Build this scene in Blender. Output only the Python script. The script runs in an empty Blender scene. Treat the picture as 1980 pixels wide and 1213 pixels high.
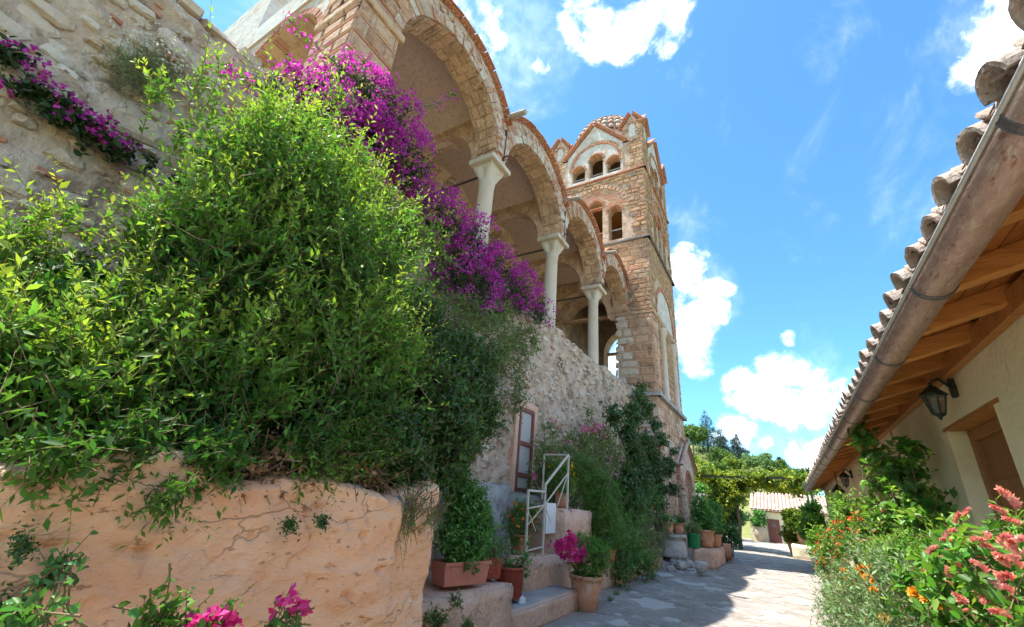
import bpy, bmesh, math, random
import numpy as np
from mathutils import Vector, Matrix, noise as mnoise
random.seed(7); rng = np.random.default_rng(11)
SC = bpy.context.scene; COL = SC.collection
rad = math.radians
# ------------------------------------------------------------------ camera
# world frame: X across the lane (right +), Y along the lane, Z up, camera at the origin, lane at z = GZ
RW = np.array([[0.85941756, -0.13783463, -0.49234447], [0.50509844, 0.37811575, 0.77582475], [0.07922768, -0.91543984, 0.39457937]])
FPX = 821.753
cd = bpy.data.cameras.new('camera'); cam = bpy.data.objects.new('camera', cd); COL.objects.link(cam)
cd.sensor_width = 36; cd.lens = FPX / 1980 * 36; cd.clip_start = 0.05; cd.clip_end = 2000
cam.matrix_world = Matrix([[RW[i][0], -RW[i][1], -RW[i][2], 0] for i in range(3)] + [[0, 0, 0, 1]])
SC.camera = cam
GZ = -1.6
def ray(x, y): return RW @ np.array([x - 990, y - 606.5, FPX])
def atx(x, y, X): d = ray(x, y); return Vector(d * (X / d[0]))
def aty(x, y, Y): d = ray(x, y); return Vector(d * (Y / d[1]))
def atz(x, y, Z=GZ): d = ray(x, y); return Vector(d * (Z / d[2]))
# ------------------------------------------------------------------ world, sun, exposure
SUN_FROM = Vector((-0.32, -0.11, 1.0)).normalized()
SUN_EL = math.asin(SUN_FROM.z); SUN_AZ = math.atan2(SUN_FROM.x, SUN_FROM.y)
EXPO = 2.5
SKY_S = 0.15
W = bpy.data.worlds.new('World'); SC.world = W; W.use_nodes = True
wt = W.node_tree; wt.nodes.clear()
def wn(t, **k):
    n = wt.nodes.new(t)
    for a, b in k.items(): setattr(n, a, b)
    return n
def wl(a, b): wt.links.new(a, b)
def wmath(op, a, b=None, c=None, clamp=False):
    n = wn('ShaderNodeMath', operation=op, use_clamp=clamp)
    for i, v in enumerate((a, b, c)):
        if v is None: continue
        if isinstance(v, (int, float)): n.inputs[i].default_value = v
        else: wl(v, n.inputs[i])
    return n.outputs[0]
def wmap(v, a, b, c=0., d=1., smooth=True):
    n = wn('ShaderNodeMapRange', interpolation_type='SMOOTHSTEP' if smooth else 'LINEAR')
    wl(v, n.inputs[0])
    for i, x in enumerate((a, b, c, d)): n.inputs[1 + i].default_value = x
    return n.outputs[0]
sky = wn('ShaderNodeTexSky', sky_type='NISHITA', sun_disc=False)
sky.sun_elevation = SUN_EL; sky.sun_rotation = SUN_AZ
sky.air_density = 1.0; sky.dust_density = 0.6; sky.ozone_density = 1.5; sky.altitude = 500
tc = wn('ShaderNodeTexCoord')
DIR = tc.outputs['Generated']
sep = wn('ShaderNodeSeparateXYZ'); wl(DIR, sep.inputs[0])
zc = wmath('MAXIMUM', sep.outputs[2], 0.03)
zc = wmath('ADD', zc, 0.25)
cx = wmath('DIVIDE', sep.outputs[0], zc); cy = wmath('DIVIDE', sep.outputs[1], zc)
cmb = wn('ShaderNodeCombineXYZ'); wl(cx, cmb.inputs[0]); wl(cy, cmb.inputs[1])
def wnoise(vec, scale, detail, rough, dist=0., off=0.):
    n = wn('ShaderNodeTexNoise'); n.noise_dimensions = '3D'
    n.inputs['Scale'].default_value = scale; n.inputs['Detail'].default_value = detail
    n.inputs['Roughness'].default_value = rough; n.inputs['Distortion'].default_value = dist
    if off:
        m = wn('ShaderNodeVectorMath', operation='ADD'); wl(vec, m.inputs[0]); m.inputs[1].default_value = (off, off * .7, off * .3); vec = m.outputs[0]
    wl(vec, n.inputs['Vector']); return n.outputs['Fac']
fb = wnoise(DIR, 15.0, 6, 0.62, 0.35)
fb2 = wnoise(DIR, 44.0, 3, 0.6, 0.0, 3.1)
# cloud banks: direction (as a point of the photograph's sky) and angular radius in degrees, weight
CL = [(1120, 40, 2.6, 1), (1155, 70, 2.3, 1), (1205, 75, 2.3, .95), (1250, 55, 2.6, 1), (1285, 30, 2.6, 1), (1280, 85, 1.5, .8), (1048, 125, 1.1, .8), (930, 50, 2.6, .95), (950, 78, 1.9, .9), (900, 12, 2.2, .9),
      (1325, 520, 2.5, 1), (1348, 590, 3.0, 1.05), (1388, 570, 1.9, .9), (1330, 660, 2.7, 1), (1350, 700, 1.8, .85), (1180, 680, 2.5, .9),
      (1445, 755, 2.7, .95), (1510, 738, 3.3, 1.1), (1575, 760, 2.9, 1), (1490, 790, 2.3, .9), (1545, 790, 2.6, 1), (1610, 750, 2.0, .8),
      (1420, 835, 2.0, 1), (1462, 850, 2.0, .95), (1392, 850, 1.3, .9), (1558, 880, 2.0, .95), (1592, 872, 1.7, .9), (1895, 130, 1.7, .9), (1965, 40, 2.6, 1), (1960, 92, 1.9, .9), (1525, 655, .8, .6)]
cov = None
for (x, y, r, w) in CL:
    c = Vector(ray(x, y)).normalized()
    n = wn('ShaderNodeVectorMath', operation='DOT_PRODUCT'); wl(DIR, n.inputs[0]); n.inputs[1].default_value = c
    m = wmap(n.outputs['Value'], math.cos(rad(r * (1.6 if y < 720 else 1.35))), math.cos(rad(r * .2)), 0, w * 1.25)
    cov = m if cov is None else wmath('MAXIMUM', cov, m)
# unseen cloud behind and beside the camera, denser than in view, added for fill
vdot = wn('ShaderNodeVectorMath', operation='DOT_PRODUCT'); wl(DIR, vdot.inputs[0]); vdot.inputs[1].default_value = Vector(RW[:, 2])
beh = wmap(vdot.outputs['Value'], 0.45, 0.15, 0, 1)
gen = wmath('MULTIPLY', wmap(wnoise(DIR, 2.2, 3, .5, 0, 7.7), .43, .57), beh)
cov = wmath('MAXIMUM', cov, gen)
dens = wmath('ADD', wmath('MULTIPLY', cov, 0.60), wmath('MULTIPLY', wmath('SUBTRACT', fb, 0.5), 2.1))
dens = wmath('ADD', dens, wmath('MULTIPLY', wmath('SUBTRACT', fb2, 0.5), 0.35))
alpha = wmath('POWER', wmath('MULTIPLY', wmap(dens, 0.16, 1.0, smooth=False), wmap(cov, 0.0, 0.35)), 2.4)
thin = wmath('MULTIPLY', wmap(wnoise(DIR, 3.2, 6, .62, .5, 5.5), .50, .80, 0, .16), wmap(sep.outputs[2], .02, .2))
fbo = wnoise(DIR, 15.0, 4, 0.62, 0.35)
ofs = wn('ShaderNodeVectorMath', operation='ADD'); wl(DIR, ofs.inputs[0]); ofs.inputs[1].default_value = (-.012, -.004, .035); wl(ofs.outputs[0], fbo.node.inputs['Vector'])
lit = wmath('MULTIPLY', wmath('SUBTRACT', fbo, fb), 3.2)
shade = wmap(wmath('ADD', dens, wmath('MULTIPLY', wmath('SUBTRACT', fb2, .5), .5)), 0.62, 1.15)
ccol = wn('ShaderNodeMixRGB'); wl(wmath('ADD', wmath('MULTIPLY', shade, .55), wmath('ADD', lit, .12), clamp=True), ccol.inputs[0]); CLV = 7.0
ccol.inputs[1].default_value = (CLV, CLV, CLV, 1); ccol.inputs[2].default_value = (CLV * .16, CLV * .18, CLV * .21, 1)
skt = wn('ShaderNodeMixRGB', blend_type='MULTIPLY'); skt.inputs[0].default_value = 1; wl(sky.outputs[0], skt.inputs[1]); skt.inputs[2].default_value = (.195, .345, .40, 1)
mx = wn('ShaderNodeMixRGB'); wl(wmath('MAXIMUM', alpha, thin), mx.inputs[0]); wl(skt.outputs[0], mx.inputs[1]); wl(ccol.outputs[0], mx.inputs[2])
bg = wn('ShaderNodeBackground'); bg.inputs[1].default_value = SKY_S; wl(mx.outputs[0], bg.inputs[0])
wo = wn('ShaderNodeOutputWorld'); wl(bg.outputs[0], wo.inputs[0])
sd = bpy.data.lights.new('sun', 'SUN'); sd.energy = 2.0; sd.angle = rad(0.53); sd.color = (1.0, 0.955, 0.88)
sun = bpy.data.objects.new('sun', sd); COL.objects.link(sun); sun.rotation_euler = (-SUN_FROM).to_track_quat('-Z', 'Y').to_euler(); sun.location = SUN_FROM * 60
vs = SC.view_settings; vs.view_transform = 'Standard'; vs.look = 'None'; vs.exposure = EXPO; vs.gamma = 1; vs.use_curve_mapping = False
SC.render.engine = 'CYCLES'; SC.cycles.max_bounces = 7; SC.cycles.diffuse_bounces = 4; SC.cycles.use_light_tree = False; SC.cycles.caustics_reflective = False; SC.cycles.caustics_refractive = False; SC.cycles.transparent_max_bounces = 8; SC.cycles.use_denoising = True
# ------------------------------------------------------------------ helpers
ORG = {}
def tag(o, label=None, cat=None, group=None, kind=None):
    if label: o['label'] = label
    if cat: o['category'] = cat
    if group: o['group'] = group
    if kind: o['kind'] = kind
    return o
def empty(name, loc=(0, 0, 0), label=None, cat=None, group=None, rz=0):
    o = bpy.data.objects.new(name, None); COL.objects.link(o); o.location = loc; o.rotation_euler = (0, 0, rz); o.empty_display_size = .2
    ORG[o.name] = Vector(loc); return tag(o, label, cat, group)
def org(o): return ORG.get(o.name, Vector((0, 0, 0))) if o else Vector((0, 0, 0))
def link(name, me, mat, parent=None, local=False):
    o = bpy.data.objects.new(name, me); COL.objects.link(o)
    if mat is not None and not me.materials: me.materials.append(mat)
    if parent is not None:
        o.parent = parent
        if not local: ORG[o.name] = org(parent)
    return o
def arr_mesh(name, V, F, smooth=False, tint=None):
    me = bpy.data.meshes.new(name); V = np.asarray(V, np.float32); F = np.asarray(F, np.int32); k = F.shape[1]
    me.vertices.add(len(V)); me.vertices.foreach_set('co', V.ravel())
    me.loops.add(F.size); me.loops.foreach_set('vertex_index', F.ravel())
    me.polygons.add(len(F)); me.polygons.foreach_set('loop_start', np.arange(0, F.size, k, dtype=np.int32))
    me.polygons.foreach_set('loop_total', np.full(len(F), k, np.int32))
    if smooth: me.polygons.foreach_set('use_smooth', np.ones(len(F), bool))
    if tint is not None:
        a = me.attributes.new('tint', 'FLOAT', 'POINT'); a.data.foreach_set('value', np.asarray(tint, np.float32))
    me.update(calc_edges=True); return me
class MB:
    def __init__(s): s.v = []; s.f = []
    def add(s, vs, fs):
        b = len(s.v); s.v += [tuple(v) for v in vs]; s.f += [tuple(i + b for i in f) for f in fs]; return s
    def box(s, x0, x1, y0, y1, z0, z1):
        return s.add([(x0, y0, z0), (x1, y0, z0), (x1, y1, z0), (x0, y1, z0), (x0, y0, z1), (x1, y0, z1), (x1, y1, z1), (x0, y1, z1)],
                     [(0, 3, 2, 1), (4, 5, 6, 7), (0, 1, 5, 4), (1, 2, 6, 5), (2, 3, 7, 6), (3, 0, 4, 7)])
    def bar(s, p, q, w, h, up=(0, 0, 1)):
        p = Vector(p); q = Vector(q); d = (q - p).normalized(); u = Vector(up)
        if abs(d.dot(u)) > .98: u = Vector((1, 0, 0))
        a = d.cross(u).normalized() * w / 2; b = a.cross(d).normalized() * h / 2
        vs = [p - a - b, p + a - b, p + a + b, p - a + b, q - a - b, q + a - b, q + a + b, q - a + b]
        return s.add(vs, [(0, 1, 2, 3), (4, 7, 6, 5), (0, 4, 5, 1), (1, 5, 6, 2), (2, 6, 7, 3), (3, 7, 4, 0)])
    def tube(s, path, r, seg=8, cap=True):
        path = [Vector(p) for p in path]; n = len(path); rs = r if isinstance(r, (list, tuple)) else [r] * n
        b = len(s.v); prev = None
        for i, p in enumerate(path):
            d = (path[min(i + 1, n - 1)] - path[max(i - 1, 0)]).normalized()
            if prev is None: a = d.orthogonal().normalized()
            else: a = (prev - d * prev.dot(d)); a = a.normalized() if a.length > 1e-5 else d.orthogonal().normalized()
            prev = a; c = d.cross(a)
            for k in range(seg):
                t = 2 * math.pi * k / seg; s.v.append(tuple(p + (a * math.cos(t) + c * math.sin(t)) * rs[i]))
        for i in range(n - 1):
            for k in range(seg):
                k2 = (k + 1) % seg; s.f.append((b + i * seg + k, b + i * seg + k2, b + (i + 1) * seg + k2, b + (i + 1) * seg + k))
        if cap: s.f.append(tuple(b + k for k in range(seg))[::-1]); s.f.append(tuple(b + (n - 1) * seg + k for k in range(seg)))
        return s
    def lathe(s, prof, c=(0, 0, 0), seg=24, jit=0):
        b = len(s.v); n = len(prof)
        for (r, z) in prof:
            for k in range(seg):
                t = 2 * math.pi * k / seg; s.v.append((c[0] + r * math.cos(t), c[1] + r * math.sin(t), c[2] + z))
        for i in range(n - 1):
            for k in range(seg):
                k2 = (k + 1) % seg; s.f.append((b + i * seg + k, b + i * seg + k2, b + (i + 1) * seg + k2, b + (i + 1) * seg + k))
        return s
    def prism(s, poly, fn, d0, d1):
        n = len(poly); vs = [fn(p[0], p[1], d0) for p in poly] + [fn(p[0], p[1], d1) for p in poly]
        return s.add(vs, [tuple(range(n)), tuple(range(2 * n - 1, n - 1, -1))] + [(i, n + i, n + (i + 1) % n, (i + 1) % n) for i in range(n)])
    def mesh(s, name, o=(0, 0, 0), smooth=False, bevel=0, recalc=True):
        me = bpy.data.meshes.new(name); o = Vector(o)
        me.from_pydata([tuple(Vector(v) - o) for v in s.v], [], s.f)
        if recalc or bevel:
            bm = bmesh.new(); bm.from_mesh(me)
            if recalc: bmesh.ops.recalc_face_normals(bm, faces=bm.faces)
            if bevel: bmesh.ops.bevel(bm, geom=bm.edges[:], offset=bevel, segments=1, affect='EDGES', clamp_overlap=True)
            bm.to_mesh(me); bm.free()
        if smooth: me.polygons.foreach_set('use_smooth', np.ones(len(me.polygons), bool))
        me.update(); return me
    def build(s, name, mat, parent=None, smooth=False, bevel=0, recalc=True, base=None):
        o = org(parent) if parent is not None else Vector(base if base is not None else (0, 0, 0))
        ob = link(name, s.mesh(name, o, smooth, bevel, recalc), mat, parent)
        if parent is None: ob.location = o; ORG[ob.name] = o
        return ob
def copy_tree(o, parent=None):
    c = o.copy(); COL.objects.link(c); c.parent = parent
    for ch in o.children: copy_tree(ch, c)
    return c
def fbm(p, oct=4, lac=2.0, g=.5):
    a = 1; s = 0; p = Vector(p)
    for _ in range(oct): s += a * mnoise.noise(p); p = p * lac; a *= g
    return s
# ------------------------------------------------------------------ materials
MATS = {}
def nt_new(name):
    m = bpy.data.materials.new(name); m.use_nodes = True; t = m.node_tree; t.nodes.clear(); MATS[name] = m; return m, t
class NT:
    def __init__(s, t): s.t = t
    def n(s, typ, **k):
        n = s.t.nodes.new(typ)
        for a, b in k.items(): setattr(n, a, b)
        return n
    def l(s, a, b): s.t.links.new(a, b)
    def math(s, op, a, b=None, clamp=False):
        n = s.n('ShaderNodeMath', operation=op, use_clamp=clamp)
        for i, v in enumerate((a, b)):
            if v is None: continue
            if isinstance(v, (int, float)): n.inputs[i].default_value = v
            else: s.l(v, n.inputs[i])
        return n.outputs[0]
    def noise(s, vec, scale, detail=6, rough=.6, dist=0.):
        n = s.n('ShaderNodeTexNoise'); n.inputs['Scale'].default_value = scale; n.inputs['Detail'].default_value = detail
        n.inputs['Roughness'].default_value = rough; n.inputs['Distortion'].default_value = dist; s.l(vec, n.inputs['Vector']); return n.outputs['Fac']
    def ramp(s, fac, cols):
        n = s.n('ShaderNodeValToRGB'); e = n.color_ramp.elements
        while len(e) < len(cols): e.new(.5)
        for i, c in enumerate(cols):
            p, c = c if len(c) == 2 else (i / (len(cols) - 1), c)
            e[i].position = p; e[i].color = (*c, 1)
        s.l(fac, n.inputs[0]); return n.outputs[0]
    def mix(s, fac, a, b, mode='MIX'):
        n = s.n('ShaderNodeMixRGB', blend_type=mode)
        for i, v in enumerate((fac, a, b)):
            if isinstance(v, (int, float)): n.inputs[i].default_value = v
            elif isinstance(v, (tuple, list)): n.inputs[i].default_value = (*v, 1)
            else: s.l(v, n.inputs[i])
        return n.outputs[0]
    def rnd(s):
        g = s.n('ShaderNodeNewGeometry'); o = s.n('ShaderNodeObjectInfo')
        return s.math('FRACT', s.math('ADD', g.outputs['Random Per Island'], o.outputs['Random']))
    def mapr(s, v, a, b, c=0., d=1.):
        n = s.n('ShaderNodeMapRange'); s.l(v, n.inputs[0])
        for i, x in enumerate((a, b, c, d)): n.inputs[1 + i].default_value = x
        return n.outputs[0]
def M(name, cols, scale=3., detail=8, rough=.92, bump=.4, bscale=25., bdist=.03, var=0., rcols=None, stain=None, stain_s=1.2, stain_t=(.52, .68), stretch=(1, 1, 1), metal=0., spec=.25, crack=0., crack_s=2.5, speck=None):
    m, t = nt_new(name); k = NT(t)
    pos = k.n('ShaderNodeNewGeometry').outputs['Position']
    mp = k.n('ShaderNodeMapping'); mp.inputs['Scale'].default_value = stretch; k.l(pos, mp.inputs[0]); vec = mp.outputs[0]
    c = k.ramp(k.noise(vec, scale, min(detail, 5), .62, .3), [((i + .6) / (len(cols) + .2), q) for i, q in enumerate(cols)] if len(cols) > 1 else [cols[0], cols[0]])
    if rcols:
        rc = k.ramp(k.rnd(), rcols); t_ = k.n('ShaderNodeValToRGB')
        c = k.mix(.72, c, rc)
    if var:
        v = k.mapr(k.rnd(), 0, 1, 1 - var, 1 + var); h = k.n('ShaderNodeHueSaturation'); k.l(c, h.inputs['Color']); k.l(v, h.inputs['Value']); c = h.outputs[0]
    if stain:
        c = k.mix(k.mapr(k.noise(vec, stain_s, 5, .68, .4), stain_t[0], stain_t[1], 0, .85), c, stain)
    if speck:
        c = k.mix(k.mapr(k.noise(vec, speck[1], 3, .6), speck[2], speck[2] + .06, 0, .8), c, speck[0])
    hgt = k.noise(vec, bscale, 4, .66)
    hgt2 = k.noise(vec, bscale * .22, 3, .6, .5)
    hh = k.math('ADD', k.math('MULTIPLY', hgt, .5), hgt2)
    if crack:
        vo = k.n('ShaderNodeTexVoronoi', feature='DISTANCE_TO_EDGE'); vo.inputs['Scale'].default_value = crack_s
        dv = k.n('ShaderNodeVectorMath', operation='ADD'); k.l(vec, dv.inputs[0])
        nn = k.n('ShaderNodeTexNoise'); nn.inputs['Scale'].default_value = crack_s * 1.7; nn.inputs['Detail'].default_value = 3; k.l(vec, nn.inputs['Vector'])
        sc_ = k.n('ShaderNodeVectorMath', operation='SCALE'); k.l(nn.outputs['Color'], sc_.inputs[0]); sc_.inputs['Scale'].default_value = .55 / crack_s * 1.4
        k.l(sc_.outputs[0], dv.inputs[1]); k.l(dv.outputs[0], vo.inputs['Vector'])
        e = k.mapr(vo.outputs['Distance'], 0, .03 * min(1, crack_s / 5), 0, 1); cm_ = k.mapr(k.noise(vec, crack_s * .6, 3, .6), .50, .60); e = k.math('SUBTRACT', 1., k.math('MULTIPLY', k.math('SUBTRACT', 1., e), cm_))
        c = k.mix(k.math('MULTIPLY', k.math('SUBTRACT', 1., e), crack), c, (.05, .04, .03)); hh = k.math('ADD', hh, k.math('MULTIPLY', e, .5 * crack))
    b = k.n('ShaderNodeBsdfPrincipled'); k.l(c, b.inputs['Base Color'])
    b.inputs['Metallic'].default_value = metal; b.inputs['Specular IOR Level'].default_value = spec
    k.l(k.mapr(hgt, .3, .7, min(1, rough + .08), max(.05, rough - .1)), b.inputs['Roughness'])
    if bump:
        bp = k.n('ShaderNodeBump'); bp.inputs['Strength'].default_value = bump; bp.inputs['Distance'].default_value = bdist; k.l(hh, bp.inputs['Height']); k.l(bp.outputs[0], b.inputs['Normal'])
    o = k.n('ShaderNodeOutputMaterial'); k.l(b.outputs[0], o.inputs[0]); return m
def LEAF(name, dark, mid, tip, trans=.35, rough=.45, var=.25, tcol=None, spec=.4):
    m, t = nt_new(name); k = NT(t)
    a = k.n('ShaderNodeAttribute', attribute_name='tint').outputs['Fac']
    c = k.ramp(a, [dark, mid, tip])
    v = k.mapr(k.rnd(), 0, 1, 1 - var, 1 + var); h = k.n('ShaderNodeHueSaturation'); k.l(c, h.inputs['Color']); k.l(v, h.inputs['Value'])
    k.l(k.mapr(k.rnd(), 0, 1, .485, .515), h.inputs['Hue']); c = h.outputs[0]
    b = k.n('ShaderNodeBsdfPrincipled'); k.l(c, b.inputs['Base Color']); b.inputs['Roughness'].default_value = rough; b.inputs['Specular IOR Level'].default_value = spec
    tr = k.n('ShaderNodeBsdfTranslucent')
    tcn = k.mix(1., c, tcol or (1.25, 1.3, .6), 'MULTIPLY'); k.l(tcn, tr.inputs[0])
    ms = k.n('ShaderNodeMixShader'); ms.inputs[0].default_value = trans; k.l(b.outputs[0], ms.inputs[1]); k.l(tr.outputs[0], ms.inputs[2])
    o = k.n('ShaderNodeOutputMaterial'); k.l(ms.outputs[0], o.inputs[0]); return m
STONE_R = [(.36, .26, .17), (.42, .33, .24), (.30, .23, .17), (.46, .30, .19), (.38, .33, .27), (.24, .20, .17)]
m_mortar = M('mortar', [(0.370, 0.242, 0.167), (0.502, 0.359, 0.262), (0.581, 0.445, 0.340)], 3, bump=.8, bscale=16, bdist=.05, stain=(0.264, 0.156, 0.102), stain_s=1.6, stain_t=(.48, .66), speck=((0.405, 0.156, 0.088), 8, .63))
m_rubble = M('rubble_mortar', [(0.270, 0.178, 0.114), (0.414, 0.303, 0.217), (0.540, 0.423, 0.327), (0.486, 0.299, 0.198)], 3.2, bump=1., bscale=12, bdist=.09, stain=(0.171, 0.108, 0.068), stain_s=2.2, stain_t=(.50, .66), speck=((0.576, 0.481, 0.395), 6, .60))
m_stone = M('rubble_stone', [(0.378, 0.290, 0.213), (0.558, 0.465, 0.372), (0.630, 0.548, 0.464)], 5, bump=.9, bscale=20, bdist=.05, rcols=[(0.396, 0.274, 0.175), (0.612, 0.523, 0.433), (0.495, 0.390, 0.296), (0.648, 0.564, 0.486), (0.450, 0.282, 0.182), (0.558, 0.448, 0.342)], stain=(0.216, 0.166, 0.129), stain_s=2.6)
m_ashlar = M('warm_ashlar', [(0.386, 0.208, 0.122), (0.497, 0.292, 0.180), (0.570, 0.376, 0.252)], 5, bump=1., bscale=18, bdist=.05, rcols=[(0.432, 0.216, 0.122), (0.534, 0.320, 0.204), (0.469, 0.252, 0.150), (0.580, 0.384, 0.258), (0.377, 0.240, 0.163)], stain=(0.212, 0.128, 0.082), stain_s=2.4, stain_t=(.50, .66), crack=.4, crack_s=5)
m_tower = M('tower_stone', [(0.324, 0.187, 0.106), (0.450, 0.281, 0.165), (0.504, 0.351, 0.224)], 5, bump=1., bscale=20, bdist=.05, rcols=[(0.396, 0.203, 0.106), (0.495, 0.312, 0.185), (0.342, 0.211, 0.132), (0.522, 0.328, 0.198), (0.450, 0.211, 0.112), (0.270, 0.179, 0.125)], stain=(0.153, 0.101, 0.069), stain_s=2.8, stain_t=(.50, .66))
m_brick = M('red_brick', [(.36, .13, .07), (.48, .20, .12), (.55, .29, .20)], 6, bump=.6, bscale=30, rcols=[(.40, .13, .07), (.52, .21, .12), (.46, .25, .17), (.33, .12, .07)], stain=(.55, .45, .38), stain_s=5, stain_t=(.6, .8))
m_vault = M('vault_plaster', [(.27, .175, .105), (.60, .43, .275), (.76, .61, .44), (.46, .37, .29)], .8, 10, bump=1., bscale=8, bdist=.12, stain=(.24, .155, .10), stain_s=1.3, stain_t=(.46, .60), speck=((.78, .69, .57), 5, .60), crack=.7, crack_s=1.4)
m_intra = M('arch_stone', [(0.414, 0.240, 0.143), (0.540, 0.352, 0.231), (0.639, 0.464, 0.326)], 2.6, 10, bump=1., bscale=12, bdist=.06, stain=(0.270, 0.144, 0.088), stain_s=2.6, stain_t=(.50, .66), speck=((0.684, 0.544, 0.408), 6, .61), var=.2)
m_white = M('old_whitewash', [(0.360, 0.224, 0.160), (0.558, 0.415, 0.327), (0.675, 0.556, 0.471)], 4.5, bump=1., bscale=13, bdist=.07, stain=(0.342, 0.149, 0.091), stain_s=4, stain_t=(.49, .61), speck=((0.234, 0.141, 0.099), 9, .61))
m_marble = M('marble', [(0.464, 0.376, 0.289), (0.550, 0.460, 0.370), (0.602, 0.520, 0.437)], 3, bump=.25, bscale=20, stain=(0.378, 0.280, 0.192), stain_s=1.8, rough=.65, stretch=(1, 1, .35))
m_plgrey = M('grey_plaster', [(.40, .36, .33), (.56, .52, .48), (.66, .60, .54)], 1.8, bump=.6, bscale=10, bdist=.05, stain=(.44, .29, .19), stain_s=1.5, stain_t=(.48, .66), speck=((.30, .26, .24), 5, .62))
m_dark = M('dark_slate', [(.13, .12, .11), (.22, .20, .19)], 6, bump=.4)
m_tile = M('roof_tile', [(.36, .22, .16), (.50, .33, .25), (.58, .46, .38)], 8, bump=.5, bscale=40, rcols=[(.44, .24, .16), (.55, .36, .27), (.60, .46, .37), (.48, .38, .33)], stain=(.30, .27, .24), stain_s=9)
m_oldtile = M('lichen_tile', [(.22, .17, .14), (.38, .30, .25), (.50, .43, .37)], 11, bump=1.0, bscale=30, bdist=.02, rcols=[(.40, .29, .23), (.46, .37, .31), (.33, .26, .22)], stain=(.62, .57, .49), stain_s=14, stain_t=(.55, .66), speck=((.08, .07, .06), 30, .60))
m_pink = M('pink_plaster', [(.75, .39, .225), (.82, .475, .29), (.84, .56, .385)], 2.4, 9, bump=.9, bscale=28, bdist=.035, stain=(.70, .33, .17), stain_s=1.8, stain_t=(.5, .78), speck=((.34, .17, .10), 18, .625), crack=.4, crack_s=2.0, stretch=(1, .6, 1.4))
m_pink2 = M('pale_pink_plaster', [(.58, .33, .225), (.68, .43, .31), (.72, .51, .40)], 2.5, 9, bump=1., bscale=14, bdist=.05, stain=(.38, .26, .19), stain_s=2, stain_t=(.52, .7), speck=((.26, .15, .10), 14, .64), crack=.8, crack_s=2.5)
m_cream = M('cream_plaster', [(.83, .66, .40), (.86, .73, .48), (.87, .77, .55)], .9, 8, bump=.7, bscale=6, bdist=.05, stain=(.74, .53, .29), stain_s=1.2, stain_t=(.50, .76), speck=((.68, .54, .36), 3.5, .64), crack=.3, crack_s=.9)
m_wood = M('orange_wood', [(.34, .12, .03), (.50, .205, .055), (.62, .29, .09)], 3, 9, rough=.55, bump=.25, bscale=20, stretch=(1, 6, 6), var=.18, stain=(.18, .06, .02), stain_s=2.5, stain_t=(.56, .75))
m_board = M('soffit_board', [(0.245, 0.076, 0.018), (0.346, 0.119, 0.030), (0.403, 0.152, 0.042)], 3, 9, rough=.6, bump=.2, bscale=20, stretch=(5, 1, 5), var=.25)  # board colour darkened to carry the shade between the rafters
m_door = M('brown_door', [(0.289, 0.120, 0.042), (0.425, 0.184, 0.070)], 4, 8, rough=.5, bump=.2, stretch=(6, 6, 1))
m_reddoor = M('red_brown_door', [(.17, .06, .045), (.24, .09, .07)], 4, 8, rough=.6, bump=.2, stretch=(6, 6, 1))
m_copper = M('weathered_copper', [(0.239, 0.136, 0.108), (0.331, 0.216, 0.176), (0.423, 0.308, 0.252)], 7, 8, rough=.4, bump=.25, bscale=30, stretch=(3, 1, 3), metal=.45, stain=(0.432, 0.376, 0.288), stain_s=14, stain_t=(.55, .70), speck=((0.184, 0.088, 0.058), 10, .62))
m_lip = M('zinc_lip', [(.34, .33, .31), (.46, .45, .43)], 9, rough=.45, bump=.1, metal=.4)
m_strap = M('dark_strap', [(.11, .10, .10), (.19, .17, .165)], 9, rough=.5, bump=.1, metal=.4)
m_iron = M('dark_iron', [(.03, .022, .018), (.07, .05, .04)], 20, rough=.6, bump=.1)
m_green_iron = M('green_black_iron', [(.02, .035, .032), (.045, .06, .055)], 20, rough=.45, bump=.1)
m_cream_metal = M('cream_paint', [(.52, .47, .38), (.62, .57, .47)], 14, rough=.6, bump=.15, stain=(.30, .20, .13), stain_s=16, stain_t=(.6, .7))
m_terra = M('terracotta', [(.40, .155, .08), (.50, .23, .13), (.54, .30, .20)], 7, rough=.8, bump=.3, var=.15, stain=(.60, .46, .37), stain_s=5, stain_t=(.52, .70), speck=((.22, .12, .08), 14, .64))
m_redpot = M('red_plastic', [(.26, .05, .03), (.32, .07, .045)], 5, rough=.45, bump=.05, var=.1)
m_salmon = M('salmon_plastic', [(.46, .16, .12), (.53, .21, .165)], 5, rough=.5, bump=.05)
m_greenpot = M('green_plastic', [(.02, .19, .07), (.03, .25, .10)], 5, rough=.4, bump=.03)
m_soil = M('soil', [(.05, .035, .025), (.11, .08, .055)], 12, bump=1.0)
m_conc = M('grey_concrete', [(.26, .24, .225), (.36, .34, .325), (.44, .42, .40)], 2.4, 10, bump=.6, bscale=22, stain=(.19, .17, .155), stain_s=1.5)
m_rock = M('rock', [(.26, .24, .23), (.42, .40, .38), (.50, .47, .44)], 3, 10, bump=1., bscale=10, bdist=.06, stain=(.17, .15, .14), stain_s=2.5)
m_glass = None
def glassm():
    m, t = nt_new('lamp_glass'); k = NT(t); b = k.n('ShaderNodeBsdfPrincipled'); b.inputs['Base Color'].default_value = (.75, .76, .70, 1); b.inputs['Roughness'].default_value = .15
    b.inputs['Transmission Weight'].default_value = .8; b.inputs['IOR'].default_value = 1.3
    o = k.n('ShaderNodeOutputMaterial'); k.l(b.outputs[0], o.inputs[0]); return m
m_glass = glassm()
m_whitep = M('white_board', [(.66, .66, .66), (.74, .74, .74)], 9, rough=.6, bump=.05)
m_curtain = M('white_curtain', [(.40, .36, .34), (.50, .46, .44)], 9, rough=.8, bump=.2, stretch=(9, 9, 1))
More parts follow.
